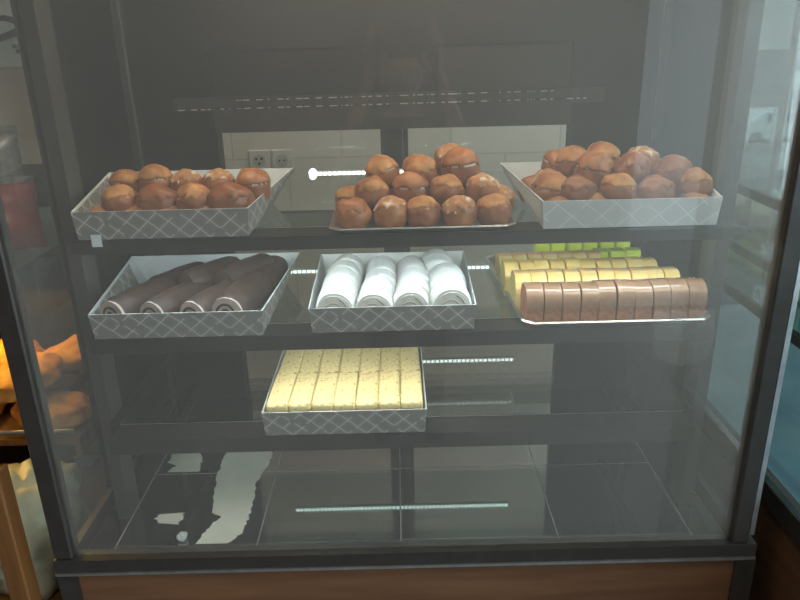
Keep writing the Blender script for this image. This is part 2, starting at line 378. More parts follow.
# back frame, sliding doors, upper panes
def br(name, *a, m='frame', p=case):
    b = bmesh.new(); bx(b, *a); return obj(name, b, m, p)
br('back_panel', -.66, -.462, BY-.01, BY+.02, .60, 1.80, m='panel')
br('back_panel', .446, .66, BY-.01, BY+.02, .60, 1.80, m='panel')
br('door_rail', -.462, .446, BY-.015, BY+.025, 1.386, 1.452)
br('door_rail', -.462, .446, BY-.015, BY+.025, .60, .665)
br('back_header', -.462, .446, BY-.01, BY+.02, 1.585, 1.80, m='panel')
br('upper_mullion', -.045, .11, BY-.01, BY+.02, 1.452, 1.585, m='panel')
for k, (x0, x1) in enumerate(((-.462, -.022), (.005, .446))):
    y = BY + (.008 if k else 0)
    d = br('sliding_door', x0, x0+.012, y-.004, y+.004, .665, 1.386)
    br('door_stile', (x1-.018 if k == 0 else x0+.0125), (x1 if k == 0 else x0+.026), y-.0045, y+.0045, .665, 1.386, p=d)
    br('door_glass', x0+.012 if k == 0 else x0+.026, x1-.018 if k == 0 else x1, y-.002, y+.002, .665, 1.386, m='glass_door', p=d)
br('mullion', -.024, .008, BY+.013, BY+.022, .665, 1.386)
br('upper_panel', -.462, -.045, BY, BY+.008, 1.452, 1.585, m='panel')
br('upper_panel', .11, .446, BY, BY+.008, 1.452, 1.585, m='uppanel')
# perforated shiny strips along the door rail
for z, a0, a1 in ((1.444, -.55, .50), (1.464, -.40, .40)):
    b = bmesh.new(); vs = bx(b, a0, a1, BY-.0185, BY-.0156, z, z+.0022)
    for v in vs: v.co.z += (v.co.x+.5)*.006
    obj('slotted_strip', b, 'dash', case)
b = bmesh.new(); bx(b, -.56, .53, BY-.0155, BY-.0105, 1.440, 1.475); obj('strip_holder', b, 'frame', case)
# LED bars on the back of the case
for x0, x1, z in ((-.222, .16, 1.278), (-.345, .325, 1.012)):
    b = bmesh.new(); bx(b, x0, x1, 1.822, 1.834, z-.006, z+.006); h = obj('led_bar', b, 'bed', case)
    b = bmesh.new(); x = x0+.006
    while x < x1-.012:
        bx(b, x, x+.0085, 1.8195, 1.822, z-.0035, z+.0035); x += .0125
    if z > 1.1: cyl(b, (x0+.004, 1.815, z+.004), (x0+.004, 1.8219, z+.004), .010, 12)
    obj('led_strip', b, 'led', h)

# ------------------------------------------------------------------ trays and boxes
def pastry_box(label, x0, x1, y0, y1, z, hf, hr, flare, wallm='box', tape=False):
    """open cardboard base: rectangular floor, walls that splay towards the back, printed outside, white inside"""
    root = thing('pastry_box', label, 'pastry box', ((x0+x1)/2, (y0+y1)/2, z))
    z += .0012
    t = .0022
    F = [(x0, y0), (x1, y0), (x1, y1), (x0, y1)]
    T = [(x0-.004, y0-.003, hf), (x1+.004, y0-.003, hf), (x1+flare, y1+.012, hr), (x0-flare, y1+.012, hr)]
    b = bmesh.new(); uvl = b.loops.layers.uv.new('UVMap')
    cx, cy = (x0+x1)/2, (y0+y1)/2
    def inn(p):
        return (p[0]+(t if p[0] < cx else -t), p[1]+(t if p[1] < cy else -t))
    bo = [b.verts.new((p[0], p[1], z)) for p in F]; to = [b.verts.new((p[0], p[1], z+p[2])) for p in T]
    bi = [b.verts.new((*inn(p), z+t)) for p in F]; ti = [b.verts.new((*inn(p), z+p[2])) for p in T]
    def face(vs, mi, uv=None):
        f = b.faces.new(vs); f.material_index = mi
        for i, l in enumerate(f.loops): l[uvl].uv = uv[i] if uv else (0, 0)
    for i in range(4):
        j = (i+1) % 4
        L = (Vector(F[i])-Vector(F[j])).length
        face((bo[i], bo[j], to[j], to[i]), 0, [(i*.6, 0), (i*.6+L, 0), (i*.6+L, T[j][2]), (i*.6, T[i][2])])
        face((bi[j], bi[i], ti[i], ti[j]), 1)
        face((to[i], to[j], ti[j], ti[i]), 2)
    face(bo[::-1], 1); face(bi, 1)
    obj('tray_wall', b, [wallm, 'boxin', 'boxin'], root)
    if tape:
        b = bmesh.new(); bx(b, x0+.024, x0+.042, y0-.0042, y0-.0032, z-.012, z+.010)
        obj('sticky_tape', b, 'boxin', root)
    return root
pastry_box('silver lattice pastry box of cream puffs at the left end of the top shelf', -.566, -.265, 1.203, 1.48, Z1, .051, .070, .045, tape=True)
pastry_box('pale silver pastry box of cream puffs at the right end of the top shelf', .257, .563, 1.203, 1.48, Z1, .050, .070, .038, 'boxpale')
pastry_box('silver lattice pastry box of dark chocolate rolls on the middle shelf', -.570, -.257, 1.203, 1.51, Z2, .050, .066, .034)
pastry_box('silver lattice pastry box of white cream rolls on the middle shelf', -.166, .137, 1.208, 1.51, Z2, .050, .060, .010)
pastry_box('silver lattice pastry box of cut yellow cake alone on the lowest shelf', -.271, .043, 1.203, 1.51, Z3, .052, .056, .004)

def foil_tray(label, x0, x1, y0, y1, z, lip, rotz=0, ch=.018, skew=0):
    """pressed tray: chamfered-corner floor, sloped wall and a rolled rim"""
    root = thing('foil_tray', label, 'tray', ((x0+x1)/2, (y0+y1)/2, z), rotz)
    w, d = (x1-x0)/2, (y1-y0)/2
    def ring(e, zz):
        a, c, k = w+e, d+e, ch
        pts = [(-a+k, -c), (a-k, -c), (a, -c+k), (a, c-k), (a-k, c), (-a+k, c), (-a, c-k), (-a, -c+k)]
        return [(px + skew*(py+d)/(2*d)*(1 if px < 0 else 0), py, zz) for px, py in pts]
    b = bmesh.new()
    rings = [ring(-.012, .0012), ring(-.002, lip), ring(.004, lip+.0015), ring(.006, lip-.001), ring(.002, lip-.002), ring(-.008, .0004)]
    V = [[b.verts.new(p) for p in r] for r in rings]
    for A, B in zip(V, V[1:]):
        for i in range(8): b.faces.new((A[i], A[(i+1) % 8], B[(i+1) % 8], B[i]))
    b.faces.new(V[0]); b.faces.new(V[-1][::-1])
    bmesh.ops.recalc_face_normals(b, faces=b.faces[:])
    obj('tray_body', b, 'foil', root, local=True)
    return root
foil_tray('shiny shallow metal tray under the centre pile of cream puffs', -.118, .205, 1.203, 1.45, Z1, .010)
foil_tray('wide shiny metal tray of sliced loaf cakes on the middle shelf', .234, .578, 1.207, 1.64, Z2, .012, skew=-.022)

# ------------------------------------------------------------------ cream puffs
def puff(seed, rx, ry, h, crust, lid=False, tan='crust3'):
    """a choux bun: lumpy, wrinkled shell; the split ones have a ragged lid lifted over a little cream"""
    root = thing('cream_puff', '', 'cream puff')
    rn = random.Random(seed); off = Vector((rn.uniform(-50, 50), rn.uniform(-50, 50), rn.uniform(-50, 50)))
    def surf(c, grow=1.0, wr=.055):
        n = noise.noise(c*1.5+off)*.12 + noise.noise(c*3.4+off)*.05
        n -= wr*max(0, .45-abs(noise.noise(c*2.3-off))*3.0)*(.4+.6*(c.z > -.2))       # creases
        n += .018*noise.noise(c*9+off)
        c = c*(1+n)*grow
        return c
    def blob(zlo, zhi, dz, grow=1.0, keep=None, sub=4, wr=.055):
        b = bmesh.new(); bmesh.ops.create_icosphere(b, subdivisions=sub, radius=1)
        if keep:
            dead = [f for f in b.faces if not keep(f.calc_center_median().normalized())]
            bmesh.ops.delete(b, geom=dead, context='FACES')
        for v in b.verts:
            c = surf(v.co.copy(), grow, wr)
            z = max(zlo, min(zhi, c.z))
            v.co = Vector((c.x*rx, c.y*ry, h*.5+z*h*.5+dz))
        return b
    rag = lambda c, t, a: c.z + a*noise.noise(c*2.6+off) + a*.5*noise.noise(c*6+off) > t
    if lid:
        obj('shell', blob(-.80, .30, -.09*h), crust, root, True, True)
        obj('cream_filling', blob(-.10, .36, -.05*h, .95, None, 3), 'cream', root, True, True)
        b = blob(-2, 2, -.015*h, 1.03, lambda c: rag(c, .22, .22))
        o = obj('lid', b, tan, root, True, True); m = o.modifiers.new('thickness', 'SOLIDIFY'); m.thickness = .0035; m.offset = -1
    else:
        obj('shell', blob(-.80, 2, -.09*h), crust, root, True, True)
        b = blob(-2, 2, -.09*h, 1.022, lambda c: rag(c, .42, .40))
        o = obj('cracked_top', b, tan, root, True, True); m = o.modifiers.new('thickness', 'SOLIDIFY'); m.thickness = .0022; m.offset = -1
    return root
PV = {'a': puff(1, .034, .034, .066, 'crust2'), 'b': puff(2, .035, .033, .064, 'crust1', tan='crust1'), 'c': puff(3, .034, .033, .066, 'crust1', True),
      'd': puff(4, .046, .036, .072, 'crust2', tan='crust2'), 'e': puff(5, .036, .034, .070, 'crust2', True, 'crust1'), 'f': puff(6, .034, .035, .066, 'crust1', tan='sugar')}
PH = {'a': .066, 'b': .064, 'c': .066, 'd': .072, 'e': .070, 'f': .066}
used = set()
PUFFN = 0
KT, ZT = .955, 1.262          # the piles were measured for a shelf at 1.262 m; carried over to the shelf's own height
def place_puff(v, x, y, zc, label, group, tilt=.25, sc=1.0, rz=None):
    global PUFFN
    PUFFN += 1; rn = random.Random(100+PUFFN)
    rot = (rn.uniform(-tilt, tilt)+.05, rn.uniform(-tilt, tilt), rn.uniform(0, 6.28) if rz is None else rz)
    z = zc - .46*PH[v]*sc
    x, y, z, sc = x*KT, y*KT, 1.6+(z-1.6)*KT, sc*KT
    if v not in used:
        o = PV[v]; used.add(v); o.location = (x, y, z); o.rotation_euler = rot; o['label'] = label; o['group'] = group; o.scale = (sc,)*3
        return o
    return dup(PV[v], (x, y, z), rot, label, group, (sc,)*3)
# centre pile: four stepped rows on the metal tray
G = 'cream puffs piled on the centre tray of the top shelf'
tb = ZT+.0025
rows = [
 ('bottom front row', 1.300, [(-.082, 'b'), (-.012, 'f'), (.053, 'a'), (.122, 'f'), (.186, 'a')], tb+.0300),
 ('second row up', 1.350, [(-.052, 'a'), (.024, 'e'), (.092, 'a'), (.166, 'f')], tb+.060),
 ('third row up', 1.400, [(-.025, 'c'), (.050, 'c'), (.130, 'e')], tb+.088)]
for rname, y, L, z in rows:
    for i, (x, v) in enumerate(L):
        big = (rname == 'third row up' and i == 2)
        place_puff(v, x, y, z+(.004 if big else 0), 'cream puff %s from the left, %s of the centre pile' % (ORD[i], rname), G, .15, 1.12 if big else 1.0)
place_puff('f', .112, 1.462, tb+.101, 'sugar dusted cream puff crowning the very top of the centre pile', G, .1, 1.08)
place_puff('c', -.098, 1.368, tb+.034, 'cream puff at the left rear edge of the centre pile', G)
place_puff('f', .196, 1.372, tb+.036, 'cream puff at the right rear edge of the centre pile', G)
for i, x in enumerate((-.026, .045, .120)):
    place_puff('a', x, 1.425, tb+.030, 'cream puff %s from the left inside the bottom of the centre pile' % ORD[i], G)
place_puff('a', .115, 1.480, tb+.052, 'cream puff at the hidden back of the centre pile', G)
# left box
G = 'cream puffs in the left box of the top shelf'
tb = ZT+.004
for i, x in enumerate((-.555, -.495, -.435, -.376, -.318)):
    place_puff('ab'[i % 2], x, 1.305, tb+.028, 'low cream puff behind the left box front, %s from the left' % ORD[i], G, .1, .93)
for i, (x, v, s) in enumerate(((-.523, 'a', 1.05), (-.455, 'd', .92), (-.385, 'a', 1.05), (-.316, 'd', .98))):
    place_puff(v, x, 1.318, tb+.058, 'smooth brown bun %s from the left in the upper front row of the left box' % ORD[i], G, .10, s, rz=.1 if v == 'd' else None)
for i, (x, y, z, v) in enumerate(((-.478, 1.378, .092, 'c'), (-.416, 1.385, .084, 'f'), (-.356, 1.385, .084, 'f'), (-.283, 1.378, .078, 'e'))):
    place_puff(v, x, y, tb+z-.010, 'tan crackled cream puff %s from the left in the rear row of the left box' % ORD[i], G, .15)
for i, x in enumerate((-.53, -.46, -.39, -.32)):
    place_puff('b', x, 1.392, tb+.029, 'lower rear cream puff %s from the left inside the left box' % ORD[i], G, .1)
place_puff('c', -.540, 1.395, tb+.070, 'tan cream puff at the left rear corner of the left box', G)
place_puff('e', -.304, 1.350, tb+.050, 'cream puff wedged against the right wall of the left box', G, .1, .66)
# right box
G = 'cream puffs heaped in the right box of the top shelf'
for i, x in enumerate((.308, .371, .434, .497, .558)):
    place_puff('ba'[i % 2], x, 1.305, tb+.027, 'low cream puff behind the right box front, %s from the left' % ORD[i], G, .1, .93)
for i, (x, y, z, v, s) in enumerate(((.298, 1.330, .056, 'c', 1.0), (.338, 1.316, .060, 'd', .84), (.416, 1.312, .058, 'a', 1.05), (.488, 1.312, .056, 'd', .86), (.566, 1.330, .062, 'a', 1.02))):
    place_puff(v, x, y, tb+z, 'brown bun %s from the left in the front row of the right box' % ORD[i], G, .12, s, rz=.2 if v == 'd' else None)
for i, (x, y, z, v, s) in enumerate(((.304, 1.392, .066, 'f', 1), (.378, 1.365, .092, 'e', 1.1), (.453, 1.362, .098, 'd', .94), (.532, 1.362, .092, 'd', .96))):
    place_puff(v, x, y, tb+z-.010, 'brown cream puff %s from the left in the middle row of the right box' % ORD[i], G, .12, s, rz=.9 if v == 'd' else None)
for i, (x, y, z, v) in enumerate(((.328, 1.462, .094, 'e'), (.362, 1.432, .104, 'c'), (.422, 1.436, .110, 'c'), (.500, 1.432, .104, 'f'))):
    place_puff(v, x, y, tb+z-.014, 'golden cream puff %s from the left in the top rear row of the right box' % ORD[i], G, .15)
for i, (x, y) in enumerate(((.290, 1.462), (.36, 1.455), (.430, 1.452), (.505, 1.45), (.39, 1.388), (.46, 1.385), (.53, 1.388))):
    place_puff('b', x, y, tb+(.030 if i else .034), 'buried cream puff %s of the layer under the right heap' % ORD[i], G, .1)

# ------------------------------------------------------------------ rolls
def spiral_ribbon(bm, r0, r1, turns, w, t, y, seg=64, sq=1.0):
    """raised spiral line on the end of a roll, in the plane y"""
    P = []
    for i in range(seg+1):
        f = i/seg; a = f*turns*2*PI+.6; r = r0+(r1-r0)*f
        P.append((math.cos(a)*r, math.sin(a)*r*sq, math.cos(a), math.sin(a)))
    V = []
    for x, z, cx, sz in P:
        V.append([bm.verts.new((x-cx*w/2, y, z-sz*w/2)), bm.verts.new((x+cx*w/2, y, z+sz*w/2)), bm.verts.new((x-cx*w/2, y-t, z-sz*w/2)), bm.verts.new((x+cx*w/2, y-t, z+sz*w/2))])
    for A, B in zip(V, V[1:]):
        for p, q in ((0, 1), (1, 3), (3, 2), (2, 0)): bm.faces.new((A[p], A[q], B[q], B[p]))
    bm.faces.new((V[0][0], V[0][1], V[0][3], V[0][2])); bm.faces.new((V[-1][0], V[-1][1], V[-1][3], V[-1][2]))
    bmesh.ops.recalc_face_normals(bm, faces=bm.faces[:])
def lump_cyl(r, y0, y1, seed, amp=.06, seg=36, ny=8, flat=.0, rnd=.12, cap=True, zs=1.0):
    """log along y with soft shoulders and a lumpy skin, resting at z=0"""
    b = bmesh.new(); off = Vector((seed*3.1, seed*1.7, seed*.9))
    rings = []
    for j in range(ny+1):
        f = j/ny; y = y0+(y1-y0)*f
        e = min(f, 1-f)
        k = 1-rnd*max(0, 1-e/.14)**2
        ring = []
        for i in range(seg):
            a = 2*PI*i/seg; d = Vector((math.cos(a), f*2.5, math.sin(a)))
            rr = r*k*(1+amp*noise.noise(d*1.5+off)+amp*.4*noise.noise(d*5+off))
            x, z = math.cos(a)*rr, math.sin(a)*rr*zs
            z = max(z, -r*zs*(1-flat))
            ring.append(b.verts.new((x, y, z+r*zs*(1-flat))))
        rings.append(ring)
    for A, B in zip(rings, rings[1:]):
        for i in range(seg): b.faces.new((A[i], B[i], B[(i+1) % seg], A[(i+1) % seg]))
    if cap: b.faces.new(rings[0]); b.faces.new(rings[-1][::-1])
    bmesh.ops.recalc_face_normals(b, faces=b.faces[:])
    return b
# white cream rolls: four columns of five slices each
def white_slice(seed, face, r=.0380, L=.051):
    root = thing('cream_roll_slice', '', 'cream roll')
    obj('coconut_coat', lump_cyl(r, 0, L, seed, .05, 40, 8, .10, .10, zs=1.06), 'white', root, True, True, autosm=50)
    if face:
        zc = r*1.06*.90
        b = bmesh.new(); pr = [(math.cos(2*PI*i/32)*r*.80, zc+math.sin(2*PI*i/32)*r*.82) for i in range(32)]
        pr = [(x, max(z, .003)) for x, z in pr]
        prism(b, pr, 'y', -.0022, .002); obj('sponge_end', b, 'whiteface', root, False, True)
        b = bmesh.new(); spiral_ribbon(b, r*.12, r*.70, 2.1, .0034, .0016, -.0020, 70, 1.0)
        bmesh.ops.translate(b, verts=b.verts, vec=(0, 0, zc)); obj('cream_swirl', b, 'swirl', root, True, True)
    return root
WF, WB = white_slice(3, True), white_slice(5, False)
G = 'white cream roll slices lined up in the centre box of the middle shelf'
wname = ['first', 'second', 'third', 'fourth']
first = {0: True, 1: True}
for c, (x, dx, s) in enumerate(((-.124, .006, 1.0), (-.049, .005, .96), (.022, .004, .96), (.095, -.004, 1.05))):
    for k in range(5):
        lab = 'white cream roll slice, %s of the %s column from the left' % (['frontmost', 'second from the front', 'middle one', 'second from the rear', 'rearmost'][k], ORD[c])
        src = WF if k == 0 else WB
        rn = random.Random(c*9+k)
        loc = (x+dx*k*.6+rn.uniform(-.003, .003), 1.216+.0515*k*s*.97+(.004 if c == 2 and k == 0 else 0), Z2+.0045+(.0015 if k % 2 else 0))
        rot = (R(rn.uniform(-2, 2)), R(rn.uniform(-9, 9)) if k else 0, R(rn.uniform(-4, 4)))
        sc = (s*rn.uniform(.96, 1.02), .96*s, s*rn.uniform(.97, 1.02))
        if (k == 0 and first[0]) or (k == 1 and first[1]):
            first[0 if k == 0 else 1] = False
            src.location = loc; src.rotation_euler = rot; src.scale = sc; src['label'] = lab; src['group'] = G
        else: dup(src, loc, rot, lab, G, sc)
# chocolate rolls
def choc_roll(seed, L=.140, r=.030, face=True):
    root = thing('chocolate_roll', '', 'chocolate roll')
    obj('chocolate_coat', lump_cyl(r, 0, L, seed, .08, 36, 10, .12, .16), 'choc', root, True, True, autosm=50)
    zc = r*.88
    if face:
     b = bmesh.new(); pr = [(math.cos(2*PI*i/28)*r*.86, max(.002, zc+math.sin(2*PI*i/28)*r*.86)) for i in range(28)]
     prism(b, pr, 'y', -.0022, .003); obj('sponge_end', b, 'chocface', root, False, True)
     b = bmesh.new(); spiral_ribbon(b, r*.15, r*.62, 1.6, .0040, .0016, -.0020, 56)
     bmesh.ops.translate(b, verts=b.verts, vec=(0, 0, zc)); obj('chocolate_swirl', b, 'choc', root, True, True)
    b = bmesh.new(); pr = [(math.cos(2*PI*i/20)*r*.55, max(.002, zc+math.sin(2*PI*i/20)*r*.55)) for i in range(20)]
    prism(b, pr, 'y', L-.001, L+.0018); obj('jam_end', b, 'jam', root, False, True)
    return root
CR = choc_roll(4); CQ = choc_roll(9, .135, .030, False)
G = 'dark chocolate rolls in the left box of the middle shelf'
zb = Z2+.0045
spec = [(-.535, 1.222, .007, -24, 'leftmost of the front row', 1.10), (-.462, 1.216, .007, -24, 'second of the front row', 1.08), (-.390, 1.216, .007, -24, 'third of the front row', 1.08), (-.318, 1.216, .008, -10, 'rightmost of the front row', 1.16),
        (-.500, 1.340, .010, -30, 'leftmost of the rear row', 1.05), (-.430, 1.330, .030, -34, 'upper left one lying across others', 1.0), (-.350, 1.330, .032, -30, 'upper middle one lying across others', 1.0), (-.292, 1.350, .012, -8, 'against the right box wall', 1.05)]
for i, (x, y, dz, a, nm, s) in enumerate(spec):
    lab = ('dark chocolate swiss roll with pale swirled end, %s' if i < 4 else 'dark chocolate swiss roll with plain rounded end, %s') % nm
    loc, rot = (x, y, zb+dz), (0, R(8*(i % 3-1)), R(a))
    if i in (0, 4):
        o = CR if i == 0 else CQ
        o.location = loc; o.rotation_euler = rot; o.scale = (s,)*3; o['label'] = lab; o['group'] = G
    else: dup(CR if i < 4 else CQ, loc, rot, lab, G, (s,)*3)

# ------------------------------------------------------------------ yellow cake: seven columns, two rows of cut fingers
def cake_piece(w, d, h, seed):
    root = thing('cake_piece', '', 'cake')
    obj('sponge', box(-w/2, w/2, 0, d, 0, h*.72, .002, 1), 'cakesponge', root, False, True)
    b = box(-w/2-.0004, w/2+.0004, -.0004, d+.0004, h*.72, h, .0045, 3)
    bmesh.ops.subdivide_edges(b, edges=[e for e in b.edges if e.calc_length() > .02], cuts=6, use_grid_fill=True)
    for v in b.verts: v.co.z += .0022*noise.noise(Vector((v.co.x*60+seed, v.co.y*60, seed)))
    obj('crumb_topping', b, 'cakecrumb', root, True, True, autosm=40)
    return root
CP = cake_piece(.0428, .140, .058, 1)
G = 'cut pieces of yellow crumb cake on the lowest shelf'
for r in range(2):
    for c in range(7):
        lab = 'yellow crumb cake piece, %s row, %s from the left of the cake box' % (['front', 'rear'][r], ORD[c])
        rn = random.Random(r*7+c)
        loc = (-.2465+c*.0441+rn.uniform(-.0005, .0005)+r*.001, 1.211+r*.1435, Z3+.0042+rn.uniform(0, .0015)-(.002 if r else 0)); rot = (R(rn.uniform(-.6, .6)), 0, R(rn.uniform(-.6, .6)))
        if r == 0 and c == 0: CP.location = loc; CP['label'] = lab; CP['group'] = G
        else: dup(CP, loc, rot, lab, G)

# ------------------------------------------------------------------ loaf slices
def loaf_slice(w, d, h, crumb, crust, iced=None):
    """one cut of a half-round loaf lying along x: crumb body, glossy shell over the shoulders and top"""
    root = thing('loaf_cake_slice', '', 'cake slice')
    def prof(k, z0=0):
        P = []
        zs = h*.46
        P.append((d/2*k, zs)); n = 12
        for i in range(1, n):
            a = PI*i/n
            P.append((math.copysign(abs(math.cos(a))**.75, math.cos(a))*d/2*k, zs+math.sin(a)**.8*(h*k-zs)))
        P.append((-d/2*k, zs))
        return P
    o, i_ = prof(1), prof(.955)
    body = [(-d/2*.955, 0), (d/2*.955, 0)] + i_
    b = bmesh.new(); prism(b, body, 'x', 0, w); obj('crumb', b, crumb, root, False, True)
    shell = o + i_[::-1]
    b = bmesh.new(); n = len(o)
    for x in (0, w): pass
    A = [[b.verts.new((x, p[0], p[1])) for p in q] for x in (-.0004, w+.0004) for q in (o, i_)]
    oa, ia, ob, ib = A
    for k in range(n-1):
        b.faces.new((oa[k], oa[k+1], ob[k+1], ob[k])); b.faces.new((ia[k+1], ia[k], ib[k], ib[k+1]))
        b.faces.new((oa[k], ia[k], ia[k+1], oa[k+1])); b.faces.new((ob[k+1], ib[k+1], ib[k], ob[k]))
    for k in (0, n-1): b.faces.new((oa[k], ob[k], ib[k], ia[k]))
    bmesh.ops.recalc_face_normals(b, faces=b.faces[:])
    obj('glazed_crust', b, crust, root, True, True, autosm=50)
    if iced:
        P = prof(1.006)[1:6] if iced == 'rear' else prof(1.006)[7:12]
        b = bmesh.new()
        U = [[b.verts.new((x, p[0]*k, p[1]*k)) for p in P] for x in (0, w) for k in (1.012, .99)]
        for k in range(len(P)-1):
            for q, s in ((0, 2), (3, 1), (1, 0), (2, 3)):
                b.faces.new((U[q][k], U[q][k+1], U[s][k+1], U[s][k]))
        for k in (0, len(P)-1): b.faces.new((U[0][k], U[2][k], U[3][k], U[1][k]))
        bmesh.ops.recalc_face_normals(b, faces=b.faces[:])
        obj('icing_band', b, 'icing', root, True, True, autosm=40)
    return root
tz = Z2+.0018
def slice_row(src, n, x0, pitch, y, label, group, tilt=2.0, sk=0, skip=None, last=1.0):
    for k in range(n):
        rn = random.Random(int(y*1000)+k)
        loc = (x0+k*pitch, y+rn.uniform(-.0015, .0015)+sk*k, tz); rot = (0, R(rn.uniform(-1, 1)*tilt), R(rn.uniform(-2, 2)))
        lab = label % ORD[k]; sc = (last if k == n-1 else 1, 1, rn.uniform(.97, 1.02))
        if k == 0: src.location = loc; src['label'] = lab; src['group'] = group; src.scale = sc
        else: dup(src, loc, rot, lab, group, sc)
slice_row(loaf_slice(.0308, .070, .073, 'loafcrumb', 'loafcrust'), 10, .236, .0339, 1.248, 'brown marble loaf slice in the front row of the metal tray, %s from the left', 'brown loaf slices along the front of the metal tray', 2.4)
slice_row(loaf_slice(.0302, .068, .071, 'yelcrumb', 'orcrust', 'front'), 10, .228, .0328, 1.328, 'orange topped loaf slice behind the brown row, %s from the left', 'orange loaf slices of the second row', 1.5, last=.95)
slice_row(loaf_slice(.0296, .072, .066, 'yelcrumb', 'yelcrust', 'front'), 10, .220, .0322, 1.416, 'bright yellow loaf slice in the third row of the metal tray, %s from the left', 'yellow loaf slices of the third row', 1.5)
slice_row(loaf_slice(.0305, .072, .053, 'yelcrumb', 'orcrust', 'front'), 7, .222, .0330, 1.512, 'small golden loaf slice in the fourth row of the metal tray, %s from the left', 'golden loaf slices of the fourth row', 1.5)
def jelly():
    root = thing('lime_cake_cube', '', 'cake cube')
    obj('green_jelly', box(-.0165, .0165, -.0165, .0165, .016, .047, .003, 2), 'lime', root, True, True, autosm=40)
    obj('cake_base', box(-.016, .016, -.016, .016, 0, .016, .002, 1), 'yelcrumb', root, False, True)
    return root
J = jelly(); G = 'lime green cake cubes at the back of the metal tray'
for i in range(9):
    back = i < 6
    k = i if back else i-6
    loc = ((.340+k*.0382) if back else (.463+k*.0375), 1.605 if back else 1.545, tz+(.004 if back else 0)); rot = (0, 0, R(random.uniform(-10, 10)))
    lab = 'lime green cake cube, %s from the left in the %s green row' % (ORD[k], 'rearmost' if back else 'nearer')
    if i == 0: J.location = loc; J['label'] = lab; J['group'] = G
    else: dup(J, loc, rot, lab, G)
# clear film hanging off the right end of the tray
b = bmesh.new(); nx, nz = 40, 16; V = []
for j in range(nz+1):
    row = []
    for i in range(nx+1):
        u, v = i/nx, j/nz
        x = .470+.112*u; 
        drop = v
        y = 1.207-.012*math.sin(min(1, drop*3)*PI/2)-.006*drop+.004*math.sin(u*70+2*noise.noise(Vector((u*5, v*3, 0))))*(.35+.65*drop)
        y = min(y, 1.1965) if v > .25 else min(y, 1.2005)
        z = Z2+.030-.105*v*(.75+.25*math.sin(u*3.0))+.006*noise.noise(Vector((u*9, v*4, 3)))
        row.append(b.verts.new((x, y-.02*(0), z)))
    V.append(row)
for j in range(nz):
    for i in range(nx): b.faces.new((V[j][i], V[j][i+1], V[j+1][i+1], V[j+1][i]))
pw = obj('plastic_wrap', b, 'wrap', None, True, loc=(.526, 1.20, Z2-.07))
md = pw.modifiers.new('thickness', 'SOLIDIFY'); md.thickness = .0004
tag(pw, 'clear crinkled plastic wrap hanging from the right front corner of the loaf tray', 'plastic wrap')

# ------------------------------------------------------------------ torn film and scrap on the deck
def torn(label, L, Rr, seed, loc):
    """a torn sheet: left and right ragged edges given as (x, y) rails of equal count"""
    b = bmesh.new(); rn = random.Random(seed)
    def fine(P):
        out = []
        for (x0, y0), (x1, y1) in zip(P, P[1:]):
            for k in range(7):
                f = k/7; out.append((x0+(x1-x0)*f+rn.uniform(-.0035, .0035), y0+(y1-y0)*f))
        out.append(P[-1]); return out
    A, B = fine(L), fine(Rr); t = .0006
    lo = [[b.verts.new((x, y, ZD+.0004)) for x, y in q] for q in (A, B)]
    hi = [[b.verts.new((x, y, ZD+.0004+t)) for x, y in q] for q in (A, B)]
    for k in range(len(A)-1):
        b.faces.new((hi[0][k], hi[1][k], hi[1][k+1], hi[0][k+1])); b.faces.new((lo[0][k+1], lo[1][k+1], lo[1][k], lo[0][k]))
        b.faces.new((lo[0][k], hi[0][k], hi[0][k+1], lo[0][k+1])); b.faces.new((hi[1][k], lo[1][k], lo[1][k+1], hi[1][k+1]))
    for k in (0, -1): b.faces.new((lo[0][k], lo[1][k], hi[1][k], hi[0][k]))
    bmesh.ops.recalc_face_normals(b, faces=b.faces[:])
    return tag(obj('torn_film', b, 'film', None, loc=loc), label, 'torn film', 'torn white film on the case deck')
torn('long ragged strip of torn white film on the dark case deck',
     [(-.440, 1.194), (-.428, 1.235), (-.420, 1.262), (-.405, 1.285), (-.432, 1.300), (-.448, 1.40), (-.455, 1.50), (-.452, 1.552)],
     [(-.376, 1.194), (-.352, 1.225), (-.346, 1.262), (-.345, 1.285), (-.344, 1.310), (-.352, 1.40), (-.332, 1.50), (-.338, 1.552)], 3, (-.40, 1.37, ZD))
torn('square scrap of torn white film at the back left of the deck',
     [(-.576, 1.462), (-.566, 1.49), (-.590, 1.505), (-.590, 1.545)], [(-.502, 1.462), (-.505, 1.49), (-.508, 1.515), (-.520, 1.545)], 4, (-.545, 1.50, ZD))
torn('small scrap of torn white film near the front left of the deck',
     [(-.542, 1.268), (-.552, 1.285), (-.545, 1.298)], [(-.495, 1.262), (-.490, 1.285), (-.494, 1.302)], 5, (-.52, 1.28, ZD))
b = bmesh.new(); bmesh.ops.create_icosphere(b, subdivisions=3, radius=.011)
for v in b.verts: v.co *= 1+.45*noise.noise(v.co*160); v.co.z *= .8
bmesh.ops.translate(b, verts=b.verts, vec=(-.470, 1.212, ZD+.0085))
tag(obj('crumpled_paper', b, 'boxin', None, loc=(-.470, 1.212, ZD)), 'small crumpled white paper ball at the front edge of the deck', 'paper scrap')

